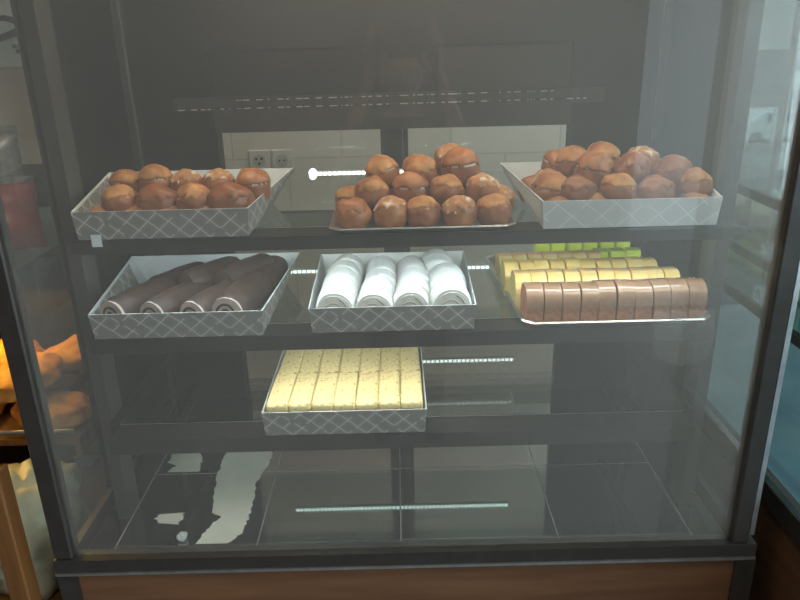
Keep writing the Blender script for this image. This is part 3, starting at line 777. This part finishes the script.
# ------------------------------------------------------------------ room
def room(name, *a, m): 
    b = bmesh.new(); bx(b, *a); return struct(obj(name, b, m))
room('floor', -3.2, 3.6, -3.6, 4.6, -.05, 0, m='floor')
room('ceiling', -3.2, 3.6, -3.6, 4.6, 2.9, 2.95, m='ceil')
room('wall_back', -3.2, .95, 2.60, 2.66, 0, 2.9, m='tile')
room('wall_left', -3.26, -3.2, -3.6, 2.66, 0, 2.9, m='wallwarm')
room('wall_side', .95, 1.01, 2.60, 4.6, 0, 2.9, m='wallgrey')
room('trim_1', -3.2, .95, 2.585, 2.6, 0, .10, m='panel')
room('wall_front', -3.2, 2.0, -3.66, -3.6, 0, 2.9, m='walldark')
room('wall_right', 3.6, 3.66, 1.6, 4.6, 0, 2.9, m='wallgrey')
# far wall with two made-up openings, stand-ins for a street reflection and glare
b = bmesh.new()
WX0, WX1, WZ0, WZ1 = 2.17, 2.45, .86, 1.14
TX0, TX1, TZ0, TZ1 = 2.50, 2.75, .80, 1.75
for a in ((1.01, WX0, 4.6, 4.66, 0, 2.9), (WX0, WX1, 4.6, 4.66, 0, WZ0), (WX0, WX1, 4.6, 4.66, WZ1, 2.9), (WX1, TX0, 4.6, 4.66, 0, 2.9),
          (TX0, TX1, 4.6, 4.66, 0, TZ0), (TX0, TX1, 4.6, 4.66, TZ1, 2.9), (TX1, 3.6, 4.6, 4.66, 0, 2.9)): bx(b, *a)
struct(obj('wall_far', b, 'wallgrey'))
for nm, x0, x1, z0, z1, bar in (('standin_window_1', WX0, WX1, WZ0, WZ1, .105), ('standin_window_2', TX0, TX1, TZ0, TZ1, .40)):
    b = bmesh.new(); t = .012
    bx(b, x0, x1, 4.60, 4.64, z0, z0+t); bx(b, x0, x1, 4.60, 4.64, z1-t, z1); bx(b, x0, x0+t, 4.60, 4.64, z0+t, z1-t); bx(b, x1-t, x1, 4.60, 4.64, z0+t, z1-t)
    if nm == 'standin_window_1': bx(b, x0+bar, x0+bar+.012, 4.602, 4.638, z0+t, z1-t)
    w = struct(obj(nm, b, 'alu'))
    b = bmesh.new(); bx(b, x0+t, x1-t, 4.618, 4.622, z0+t, z1-t); obj('window_glass', b, 'glass_door', w)
b = bmesh.new(); bx(b, 2.13, 2.45, 4.588, 4.600, 1.49, 1.78)
tag(obj('notice_board', b, 'paper', None, loc=(2.24, 4.59, 1.5)), 'plain pale notice board high on the far wall, upper right', 'notice board')
# sockets
for x, lab, plug in ((-.503, 'square wall socket with dark pin holes, the left of the pair on the tiles', True), (-.420, 'square wall socket with a round recess, the right of the pair on the tiles', False)):
    s = thing('wall_socket', lab, 'socket', (x, 2.599, 1.195))
    obj('cover_plate', box(x-.038, x+.038, 2.588, 2.5995, 1.157, 1.233, .003, 2), 'socket', s)
    b = bmesh.new()
    cyl(b, (x, 2.5885, 1.195), (x, 2.584, 1.195), .024, 24, cap=True); ins = obj('insert', b, 'sockin', s)
    b = bmesh.new()
    if plug:
        for dx, dz in ((-.010, .008), (.010, .008), (0, -.010)): cyl(b, (x+dx, 2.5842, 1.195+dz), (x+dx, 2.582, 1.195+dz), .0045, 10)
    else:
        for dx in (-.009, .009): cyl(b, (x+dx, 2.5842, 1.195), (x+dx, 2.582, 1.195), .0035, 10)
    obj('pin_hole', b, 'black', ins)

# ------------------------------------------------------------------ left: open rack with bread, bags, snack packets, and the shop sign
rack = thing('bread_rack', 'orange pine rack with glass shelves to the left of the display case', 'rack', (-1.15, 1.55, 0))
for x, y in ((-.775, 1.13), (-.775, 2.02), (-1.62, 1.13), (-1.62, 2.02)):
    obj('rack_post', box(x-.02, x+.02, y-.02, y+.02, 0, 1.30 if y > 1.5 else .86, .003, 1), 'orangewood', rack)
for z, m, y0 in ((.44, 'orangewood', 1.16), (.70, 'orangewood', 1.50), (1.17, 'tealsh', 1.36)):
    b = bmesh.new(); bx(b, -1.60, -.765 if z < .5 else -.796, y0, 2.0, z-.016, z)
    if y0 > 1.2:
        for x in (-1.60, -.81): bx(b, x, x+.014, y0, 2.0, z-.05, z-.017)
    obj('rack_shelf', b, m, rack)
obj('back_board', box(-1.60, -.80, 2.01, 2.03, .02, 1.30), 'cab', rack)
b = bmesh.new(); tube(b, [(-1.60, 1.492, .725), (-1.2, 1.492, .725), (-.80, 1.492, .725)], .006); obj('shelf_lip', b, 'alu', rack)
lamp = thing('warm_lamp', 'glowing orange tube lamp over the bread in the left rack', 'lamp', (-1.1, 1.75, 1.04))
b = bmesh.new(); bx(b, -1.50, -.83, 1.70, 1.80, 1.045, 1.119); bx(b, -.84, -.83, 1.70, 1.80, .975, 1.045); bx(b, -1.50, -.83, 1.692, 1.70, 1.018, 1.119); obj('lamp_housing', b, 'cab', lamp)
MT['amber'] = emitter('amber_tube', (1.0, .58, .12), 85)
b = bmesh.new(); cyl(b, (-1.48, 1.75, 1.032), (-1.0, 1.75, 1.032), .011, 12); obj('lamp_tube', b, 'amber', lamp, True)
def flatbread(seed):
    b = bmesh.new(); bmesh.ops.create_icosphere(b, subdivisions=4, radius=1)
    off = Vector((seed*7.3, 1, 2))
    for v in b.verts:
        c = v.co.copy(); n = .16*noise.noise(c*2+off)+.08*noise.noise(c*5+off)
        v.co = Vector((c.x*.115*(1+n), c.y*.085*(1+n), c.z*.030*(1+2*n)+.024))
    return b
FB = obj('golden_bread', flatbread(2), 'bread', None, True, True); tag(FB, '', 'bread')
G = 'golden breads under the warm lamp of the left rack'
for i, (x, y, z, rx, ry) in enumerate(((-1.36, 1.62, .7005, 0, 0), (-1.125, 1.60, .7005, 0, 0), (-.905, 1.61, .7005, 0, 0), (-1.25, 1.79, .7005, 0, 0), (-1.00, 1.79, .7005, 0, 0), (-1.24, 1.66, .772, 0, 0), (-.985, 1.66, .774, 0, -4), (-1.11, 1.80, .772, 0, 0), (-.90, 1.82, .774, 0, 4))):
    lab = 'golden crusty bread, %s, glowing under the warm lamp' % ['front left of the heap', 'front middle of the heap', 'nearest the display case', 'rear left of the bottom layer', 'rear right of the bottom layer', 'front left of the top layer', 'front right of the top layer', 'rear left of the top layer', 'rear right of the top layer'][i]
    if i == 0: FB.location = (x, y, z); FB['label'] = lab; FB['group'] = G
    else:
        o = FB.copy(); COL.objects.link(o); o.location = (x, y, z); o.rotation_euler = (R(rx), R(ry), i*1.3); o['label'] = lab
def crumple(sx, sy, sz, seed, amp=.22, fr=2.2, sub=4):
    b = bmesh.new(); bmesh.ops.create_icosphere(b, subdivisions=sub, radius=1); off = Vector((seed*3.3, seed, 0))
    for v in b.verts:
        c = v.co.copy(); m = max(abs(c.x), abs(c.y), abs(c.z)); c = c*(.55+.45/m)
        n = amp*(abs(noise.noise(c*fr+off))*1.6-.35)+.3*amp*noise.noise(c*fr*3+off)
        c *= 1+n
        v.co = Vector((c.x*sx, c.y*sy, max(c.z, -.82)*sz))
    lo = min(v.co.z for v in b.verts)
    for v in b.verts: v.co.z -= lo
    return b
G = 'pale plastic bags on the lower left rack shelf'
for i, (x, y, s, lab) in enumerate(((-.868, 1.34, (.105, .115, .145), 'pale green crumpled plastic bag at the right end of the lower rack shelf'), (-1.12, 1.33, (.12, .11, .125), 'pale crumpled plastic bag to the left on the lower rack shelf'))):
    tag(obj('plastic_bag', crumple(*s, i+2), 'bag', None, True, True, loc=(x, y, .441)), lab, 'bag', G)
def packet(name, label, cat, w, d, h, m, loc, rz, seed, group, top=True):
    """pillow bag: puffed body, crimped flat seals at top and bottom"""
    root = thing(name, label, cat, loc, rz, group)
    b = bmesh.new(); nx, nz = 14, 18; F, K = [], []
    for j in range(nz+1):
        v = j/nz; rf, rk = [], []
        for i in range(nx+1):
            u = i/nx; p = (math.sin(PI*u)**.6)*(math.sin(PI*min(1, max(0, (v-.05)/.9)))**.55 if .05 < v < .95 else 0)
            n = 1+.35*noise.noise(Vector((u*4, v*4, seed)))
            x = (u-.5)*w*(1-.06*math.sin(PI*v))
            rf.append(b.verts.new((x, -d/2*p*n-.0008, v*h))); rk.append(b.verts.new((x, d/2*p*n+.0008, v*h)))
        F.append(rf); K.append(rk)
    for j in range(nz):
        for i in range(nx):
            b.faces.new((F[j][i], F[j][i+1], F[j+1][i+1], F[j+1][i])); b.faces.new((K[j][i+1], K[j][i], K[j+1][i], K[j+1][i+1]))
        b.faces.new((F[j][0], F[j+1][0], K[j+1][0], K[j][0])); b.faces.new((F[j+1][nx], F[j][nx], K[j][nx], K[j+1][nx]))
    for i in range(nx):
        b.faces.new((F[0][i+1], F[0][i], K[0][i], K[0][i+1])); b.faces.new((F[nz][i], F[nz][i+1], K[nz][i+1], K[nz][i]))
    obj('foil_body', b, m, root, True, True)
    b = bmesh.new()
    for k in range(4): bx(b, -w/2, w/2, -.0016, .0016, h+.0005+k*.0035, h+.003+k*.0035)
    obj('crimped_seal', b, 'clearpk', root, False, True)
    return root
G = 'red and silver snack packets on the upper left rack shelf'
packet('snack_packet', 'red snack packet nearest the display case on the left glass shelf', 'snack packet', .13, .07, .15, 'red', (-.872, 1.55, 1.171), .2, 1, G)
packet('snack_packet', 'red snack packet at the far left of the left glass shelf', 'snack packet', .14, .07, .16, 'red', (-1.03, 1.55, 1.171), -.15, 2, G)
packet('snack_packet', 'silver crinkled snack packet standing behind the red packets', 'snack packet', .15, .07, .25, 'clearpk', (-.955, 1.66, 1.171), .1, 3, G)
packet('snack_packet', 'tall dull silver packet at the back of the left glass shelf', 'snack packet', .14, .06, .24, 'clearpk', (-1.13, 1.68, 1.171), .0, 4, G)
# sign with the brush-drawn letters
sg = thing('shop_sign', 'white sign board with dark brush letters above the left rack', 'sign', (-1.15, 1.96, 1.56))
obj('sign_board', box(-1.62, -.80, 1.95, 1.965, 1.555, 1.95, .002, 1), 'board', sg)
# a beige card panel below the lettering
obj('lower_panel', box(-1.62, -.80, 1.955, 1.968, 1.30, 1.554, .002, 1), 'beige', sg)
def stroke(bm, pts, w, y=1.9495, t=.0015):
    """flat brush stroke through (x, z) points with its own widths"""
    P = [Vector(p) for p in pts]; V = []
    for i, p in enumerate(P):
        d = (P[min(i+1, len(P)-1)]-P[max(i-1, 0)]).normalized(); n = Vector((-d.y, d.x))*w[i]/2
        V.append([bm.verts.new((q.x, yy, q.y)) for q in (p+n, p-n) for yy in (y, y-t)])
    for A, B in zip(V, V[1:]):
        for a, c in ((0, 1), (1, 3), (3, 2), (2, 0)): bm.faces.new((A[a], A[c], B[c], B[a]))
    bm.faces.new((V[0][0], V[0][1], V[0][3], V[0][2])); bm.faces.new((V[-1][0], V[-1][1], V[-1][3], V[-1][2]))
    bmesh.ops.recalc_face_normals(bm, faces=bm.faces[:])
LX, LZ = -.958, 1.640      # right end of the letter, mid height
LETTER = bmesh.new()
stroke(LETTER, [(LX-.066, LZ+.030), (LX-.045, LZ+.036), (LX-.015, LZ+.028), (LX, LZ+.014), (LX-.014, LZ+.002), (LX-.045, LZ-.008), (LX-.085, LZ-.018), (LX-.12, LZ-.014), (LX-.130, LZ+.010), (LX-.115, LZ+.026), (LX-.10, LZ+.010)], [.006, .014, .016, .014, .018, .016, .017, .017, .016, .015, .010])
stroke(LETTER, [(LX-.120, LZ-.012), (LX-.112, LZ-.034), (LX-.13, LZ-.056), (LX-.165, LZ-.062)], [.017, .018, .014, .004])
for dx, dz in ((-.016, -.034), (-.030, -.034), (-.023, -.046)):
    stroke(LETTER, [(LX+dx-.006, LZ+dz), (LX+dx, LZ+dz+.001), (LX+dx+.006, LZ+dz)], [.006, .012, .006])
obj('lettering', LETTER, 'ink', sg)

# ------------------------------------------------------------------ right: glass counter with snack bags
ct = thing('glass_counter', 'tall glass counter with bluish deck running beside the display case on the right', 'counter', (1.15, 1.5, 0))
CX0, CX1, CY0, CY1 = .800, 1.50, .45, 2.50
b = bmesh.new(); bx(b, CX0+.012, CX1, CY0, CY1, .08, .585); obj('base_panel', b, 'wood', ct)
b = bmesh.new(); bx(b, CX0+.05, CX1-.03, CY0+.03, CY1-.03, 0, .08); obj('plinth', b, 'black', ct)
b = bmesh.new(); bx(b, CX0-.006, CX0+.030, CY0, CY1, .62, .665); obj('front_rail', b, 'frame', ct)
b = bmesh.new(); bx(b, CX0-.006, CX0+.02, CY0, CY1, 1.72, 1.76); obj('top_rail', b, 'frame', ct)
b = bmesh.new(); bx(b, CX0-.008, CX0+.008, CY0, CY1, .6655, .672); obj('rail_trim', b, 'chrome', ct)
obj('deck', box(CX0+.031, CX1, CY0, CY1, .586, .618), 'bluedeck', ct)
for x, y in ((CX0+.005, CY0), (CX0+.005, CY1-.03), (CX1-.03, CY0), (CX1-.03, CY1-.03)):
    obj('counter_post', box(x, x+.03, y, y+.03, .6725 if x < 1 else .62, 1.719, .002, 1), 'frame', ct)
b = bmesh.new(); bx(b, CX0+.010, CX0+.014, CY0+.031, CY1-.031, .673, 1.719); obj('front_glass', b, 'glass_side', ct)
b = bmesh.new(); bx(b, CX0+.04, CX1-.035, CY1-.012, CY1-.008, .62, 1.719); obj('end_glass', b, 'glass_side', ct)
b = bmesh.new(); bx(b, CX0, CX1, CY0, CY1, 1.7605, 1.80); obj('counter_top', b, 'frame', ct)
for z, x0 in ((1.235, .88), (1.10, .86), (.985, .86)):
    sh = obj('shelf', box(x0, 1.47, .60, 2.46, z-.006, z), 'greensh', ct)
    b = bmesh.new(); bx(b, x0-.012, x0, .60, 2.46, z-.022, z+.001); obj('shelf_edge', b, 'frame', sh)
    b = bmesh.new(); bx(b, x0, 1.47, 2.44, 2.455, z-.030, z-.0065); obj('shelf_bracket', b, 'frame', sh)
obj('shelf_standard', box(1.455, 1.475, 2.462, 2.480, .62, 1.7, .002, 1), 'frame', ct)
b = bmesh.new(); bx(b, CX0+.05, CX0+.07, .65, 2.40, 1.705, 1.719); obj('tube_holder', b, 'bed', ct)
b = bmesh.new(); cyl(b, (CX0+.06, .70, 1.695), (CX0+.06, 2.35, 1.692), .012, 12); obj('light_tube', b, 'tubeblue', ct, True)
GA, GB = 'peach and tan snack bags on the counter shelf at the right', 'green snack bags on the lower counter shelf at the right'
pos = ['nearest', 'second', 'third', 'fourth', 'fifth', 'sixth', 'seventh']
for k in range(6):
    y = 1.62+k*.125
    packet('snack_bag', '%s colored snack bag on the upper counter shelf, %s from the display case' % (('peach', 'tan')[k % 2], pos[k]), 'snack bag', .11, .06, .100, ('pinkpk', 'tanpk')[k % 2], (.935+.012*(k % 2), y, 1.1015), -1.15, 10+k, GA)
for k in range(6):
    y = 1.60+k*.125
    packet('snack_bag', 'green snack bag on the lower counter shelf, %s from the display case' % pos[k], 'snack bag', .11, .06, .080, 'greenpk', (.935+.012*(k % 2), y, .9865), -1.1, 30+k, GB)

# ------------------------------------------------------------------ added street beyond the far window, in place of one mirrored in glass
b = bmesh.new(); bx(b, -10, 70, 6.5, 80, -3.1, -3.0); struct(obj('street_ground', b, 'asphalt'))
b = bmesh.new(); bx(b, -10, 70, 60, 62, -3, 1.6)
for k in range(14): bx(b, 8+k*4, 10+k*4, 59.9, 60, -1.6, .4, 1)
struct(obj('street_facade', b, ['facade', 'carglass']))
car = thing('car', 'pale silver car beyond the added far window, standing in for a mirrored one', 'car', (16.3, 31, -3.0), R(12))
def carbody():
    b = bmesh.new(); P = [(-2.1, .30), (2.1, .30), (2.15, .62), (2.05, .80), (1.15, .92), (.55, 1.38), (-1.0, 1.42), (-1.65, .98), (-2.1, .88), (-2.18, .6)]
    prism(b, P, 'y', -.84, .84); bmesh.ops.bevel(b, geom=[e for e in b.edges], offset=.06, segments=2, affect='EDGES'); return b
obj('car_body', carbody(), 'carpaint', car, True, True, autosm=40)
b = bmesh.new()
for sy in (-.845, .835):
    prism(b, [(-.95, .96), (-.12, .95), (-.12, 1.32), (-.90, 1.35)], 'y', sy, sy+.01); prism(b, [(-.04, .95), (.98, .95), (.50, 1.31), (-.04, 1.32)], 'y', sy, sy+.01)
obj('side_window', b, 'carglass', car, False, True)
for x in (-1.35, 1.35):
    for y in (-.76, .76):
        b = bmesh.new(); cyl(b, (x, y-.1, .31), (x, y+.1, .31), .31, 24); obj('wheel', b, 'tyre', car, False, True)

# ------------------------------------------------------------------ the person with the phone, mirrored faintly in the front glass
def skinned(name, V, E, m, parent=None, root=0, sub=2, smooth=True):
    me = bpy.data.meshes.new(name); me.from_pydata([v[:3] for v in V], E, []); me.materials.append(MT[m])
    o = bpy.data.objects.new(name, me); COL.objects.link(o)
    sk = o.modifiers.new('skin', 'SKIN'); sk.use_smooth_shade = True
    if not me.skin_vertices: me.skin_vertices.new()
    for i, v in enumerate(V):
        r = v[3]; me.skin_vertices[0].data[i].radius = r if isinstance(r, tuple) else (r, r)
        me.skin_vertices[0].data[i].use_root = (i == root)
    ss = o.modifiers.new('smooth', 'SUBSURF'); ss.levels = sub; ss.render_levels = sub
    if parent: o.parent = parent
    return o
def grow(me_obj):
    """turn the grown skin into plain mesh vertices"""
    dg = bpy.context.evaluated_depsgraph_get(); ev = me_obj.evaluated_get(dg); b = bmesh.new(); b.from_mesh(ev.to_mesh()); ev.to_mesh_clear(); return b
PX, PY = .030, -.42
pr = thing('person', 'person in dark shirt and trousers standing before the case, holding up a phone', 'person', (PX, PY, 0))
def chain(V, E, pts, frm=None):
    for p in pts:
        V.append(p)
        if frm is not None: E.append((frm, len(V)-1))
        frm = len(V)-1
    return frm
def torso(k=0.0, arms=True, legs=True, neck=True, sleeve=None):
    V, E = [], []
    p = chain(V, E, [(0, 0, .84 if not (arms and k) else .80, (.150+k, .105+k))])
    c = chain(V, E, [(0, .005, .96, (.135+k, .095+k)), (0, .0, 1.08, (.145+k, .10+k)), (0, -.01, 1.20, (.155+k, .105+k)), (0, -.01, 1.27, (.12+k, .085+k))], p)
    if not neck and arms: chain(V, E, [(0, -.003, 1.315, .070), (0, .0, 1.335, .066)], c)
    if neck: chain(V, E, [(0, .0, 1.345, .052), (0, .015, 1.41, .052)], c)
    for s in (-1, 1):
        if arms:
            pts = [(s*.165, -.01, 1.250, .055+k*1.5), (s*.225, .035, 1.13, .046+k), (s*.265, .085, 1.015, .042+k), (s*.225, .19, 1.19, .037+k), (s*.165, .275, 1.36, .029+k)]
            if not sleeve: pts += [(s*.135, .305, 1.435, (.026, .020)), (s*.112, .318, 1.488, (.038, .017)), (s*.096, .325, 1.528, (.040, .015))]
            chain(V, E, pts[:sleeve] if sleeve else pts, c)
        if legs: chain(V, E, [(s*.09, .0, .76, .088+k), (s*.10, .01, .46, .062+k), (s*.10, -.005, .28, .055+k), (s*.105, -.01, .10, .040+k)] + ([(s*.105, .0, .045, .042), (s*.115, .12, .03, .034)] if not k else []), p)
    return V, E
def body_piece(name, V, E, m, parent):
    o = skinned(name, V, E, m); bpy.context.view_layer.update(); b = grow(o); me0 = o.data
    bpy.data.objects.remove(o); bpy.data.meshes.remove(me0)
    return b
def head_into(b):
    h = bmesh.new(); bmesh.ops.create_uvsphere(h, u_segments=48, v_segments=36, radius=1)
    for v in h.verts:
        x, y, z = v.co
        w = .075*(1-.22*max(0, -z)**1.5); d = .094; t = .112
        if z < -.25: w *= 1-.18*(-z-.25)
        X, Y, Z = x*w, y*d, z*t
        if y > 0:
            f = max(0, y)
            Y += .026*math.exp(-(X/.012)**2-((Z+.012)/.022)**2)*f                 # nose
            Y += .010*math.exp(-(X/.008)**2-((Z-.010)/.03)**2)*f
            for s in (-1, 1): Y -= .011*math.exp(-((X-s*.031)/.016)**2-((Z-.012)/.012)**2)*f      # eye sockets
            Y += .006*math.exp(-(X/.045)**2-((Z-.034)/.010)**2)*f                # brow
            Y += .007*math.exp(-(X/.022)**2-((Z+.052)/.007)**2)*f + .007*math.exp(-(X/.020)**2-((Z+.067)/.007)**2)*f - .004*math.exp(-(X/.024)**2-((Z+.0595)/.003)**2)*f
            Y += .010*math.exp(-(X/.024)**2-((Z+.095)/.014)**2)*f                # chin
        v.co = (X, Y, Z)
    for s in (-1, 1):                                                            # ears
        e = bmesh.new(); bmesh.ops.create_uvsphere(e, u_segments=14, v_segments=10, radius=1)
        for v in e.verts: v.co = (s*.078+v.co.x*.009, -.008+v.co.y*.018, -.002+v.co.z*.031)
        me = bpy.data.meshes.new('tmp'); e.to_mesh(me); e.free(); h.from_mesh(me); bpy.data.meshes.remove(me)
    bmesh.ops.rotate(h, verts=h.verts, cent=(0, 0, 0), matrix=Matrix.Rotation(R(-4), 3, 'X'))
    bmesh.ops.translate(h, verts=h.verts, vec=(0, .045, 1.475))
    me = bpy.data.meshes.new('tmp'); h.to_mesh(me); h.free(); b.from_mesh(me); bpy.data.meshes.remove(me)
V, E = torso()
bb = body_piece('body', V, E, 'skin', pr); head_into(bb)
# five fingers a hand, curled round the phone's long sides
for s in (-1, 1):
    FV, FE = [], []
    tips = [((.086, .342, 1.520), (.092, .372, 1.566), (.074, .384, 1.590), (.054, .386, 1.600)), ((.090, .340, 1.530), (.098, .372, 1.584), (.080, .386, 1.610), (.058, .390, 1.622)),
            ((.080, .338, 1.536), (.092, .366, 1.600), (.080, .384, 1.630), (.060, .390, 1.644)), ((.070, .334, 1.536), (.084, .356, 1.612), (.078, .376, 1.648), (.062, .386, 1.664))]
    for q in tips:
        n0 = len(FV); chain(FV, FE, [(s*(a+.024), bq, cq-.012, r) for (a, bq, cq), r in zip(q, (.010, .0088, .0078, .0068))])
        f = body_piece('finger', FV[n0:], [(i, i+1) for i in range(3)], 'skin', pr)
        me = bpy.data.meshes.new('tmp'); f.to_mesh(me); f.free(); bb.from_mesh(me); bpy.data.meshes.remove(me)
    f = body_piece('finger', [(s*.088, .324, 1.495, .012), (s*.068, .345, 1.530, .0105), (s*.056, .380, 1.560, .0085)], [(0, 1), (1, 2)], 'skin', pr)
    me = bpy.data.meshes.new('tmp'); f.to_mesh(me); f.free(); bb.from_mesh(me); bpy.data.meshes.remove(me)
body = obj('body', bb, 'skin', pr, True, True)
def garment(name, keep, m, off):
    V, E = torso(); g = body_piece(name, V, E, 'skin', pr); g.normal_update()
    bmesh.ops.subdivide_edges(g, edges=g.edges[:], cuts=1, use_grid_fill=True, smooth=.3); g.normal_update()
    bmesh.ops.delete(g, geom=[f for f in g.faces if not keep(f.calc_center_median())], context='FACES')
    for v in g.verts: v.co += v.normal*off
    o = obj(name, g, m, pr, True, True); md = o.modifiers.new('cloth', 'SOLIDIFY'); md.thickness = .004; md.offset = -1
    return o
garment('shirt', lambda c: .80 < c.z < 1.325 and not (abs(c.x) > .10 and c.y > .155), 'shirt', .012)
garment('trousers', lambda c: .07 < c.z < .90 and not (c.y > .07 and c.z < .2), 'trouser', .008)
b = bmesh.new(); bmesh.ops.create_uvsphere(b, u_segments=40, v_segments=28, radius=1)
dead = [f for f in b.faces if f.calc_center_median().z < .30 and f.calc_center_median().y > -.1 or f.calc_center_median().z < -.45 or (f.calc_center_median().z < .52 and f.calc_center_median().y > .55)]
bmesh.ops.delete(b, geom=dead, context='FACES')
for v in b.verts:
    n = 1+.05*noise.noise(v.co*6); v.co = Vector((v.co.x*.083*n, v.co.y*.103*n, v.co.z*.122*n)) + Vector((0, .040, 1.478))
hr = obj('hair', b, 'hair', pr, True, True); md = hr.modifiers.new('thickness', 'SOLIDIFY'); md.thickness = .008
for s in (-1, 1):
    b = bmesh.new(); bmesh.ops.create_uvsphere(b, u_segments=16, v_segments=12, radius=.0115); bmesh.ops.translate(b, verts=b.verts, vec=(s*.031, .045+.0735, 1.482)); ey = obj('eye', b, 'socket', pr, True, True)
    b = bmesh.new(); bmesh.ops.create_uvsphere(b, u_segments=12, v_segments=8, radius=.0055); bmesh.ops.translate(b, verts=b.verts, vec=(s*.031, .045+.0815, 1.482)); obj('iris', b, 'black', ey, True, True)
    b = bmesh.new(); bx(b, s*.031-.014, s*.031+.014, .045+.086, .045+.092, 1.502, 1.506); obj('eyebrow', b, 'hair', pr, False, True)
    b = box(s*.110-.045, s*.110+.045, -.07, .165, 0, .075, .028, 3); obj('shoe', b, 'black', pr, True, True, autosm=60)
tag(obj('phone', box(-.055, .100, -.0125, -.0045, 1.560, 1.638, .0035, 2), 'black', None, loc=(.022, -.008, 1.56)), 'black phone held up in both hands of the person', 'phone')

# ------------------------------------------------------------------ ceiling lamps of the shop
MT['panelglow'] = emitter('ceiling_diffuser', (1, .91, .78), 14.0)
MT['panelbright'] = emitter('ceiling_diffuser_rear', (1, .87, .75), 27)
for i, (x, y, lab) in enumerate(((-.9, -.3, 'square ceiling lamp above the shop floor on the bread rack side'), (.95, .25, 'square ceiling lamp above the shop floor on the counter side'), (-.05, 1.97, 'square ceiling lamp behind the display case'))):
    l = thing('ceiling_lamp', lab, 'lamp', (x, y, 2.86), 0, 'square lamps on the shop ceiling')
    b = bmesh.new()
    for a in ((x-.31, x+.31, y-.31, y-.29), (x-.31, x+.31, y+.29, y+.31), (x-.31, x-.29, y-.29, y+.29), (x+.29, x+.31, y-.29, y+.29)): bx(b, *a, 2.86, 2.9)
    obj('lamp_frame', b, 'alu', l)
    b = bmesh.new(); bx(b, x-.289, x+.289, y-.289, y+.289, 2.875, 2.885); obj('diffuser', b, 'panelbright' if y > 1 else 'panelglow', l)

# ------------------------------------------------------------------ light, world, camera
wd = bpy.data.worlds.new('daylight'); S.world = wd; wd.use_nodes = True
bg = wd.node_tree.nodes['Background']; bg.inputs[0].default_value = (.70, .86, 1.0, 1); bg.inputs[1].default_value = 1.0
# daylight from the open shop front, to the right and behind the viewer
ld = bpy.data.lights.new('shopfront_daylight', 'AREA'); ld.shape = 'RECTANGLE'; ld.size = 2.6; ld.size_y = 2.2; ld.energy = 90; ld.color = (.72, .88, 1.0)
lo = bpy.data.objects.new('shopfront_daylight', ld); COL.objects.link(lo); lo.location = (3.4, -1.4, 1.5); lo.rotation_euler = (Vector((.4, 1.15, 1.0))-lo.location).to_track_quat('-Z', 'Y').to_euler()

cam = bpy.data.cameras.new('camera'); co = bpy.data.objects.new('camera', cam); COL.objects.link(co)
cam.sensor_width = 36; cam.lens = 36*700/800; cam.clip_start = .02
co.matrix_world = Matrix.Translation((0, 0, 1.6)) @ Matrix.Rotation(R(90-20.4), 4, 'X') @ Matrix.Rotation(R(-1.4), 4, 'Z')
S.camera = co
S.view_settings.view_transform = 'Standard'; S.view_settings.look = 'None'; S.view_settings.gamma = 1; S.view_settings.use_curve_mapping = False
S.view_settings.exposure = 0
S.cycles.transparent_max_bounces = 32
S.cycles.max_bounces = 10
S.cycles.sample_clamp_indirect = 4
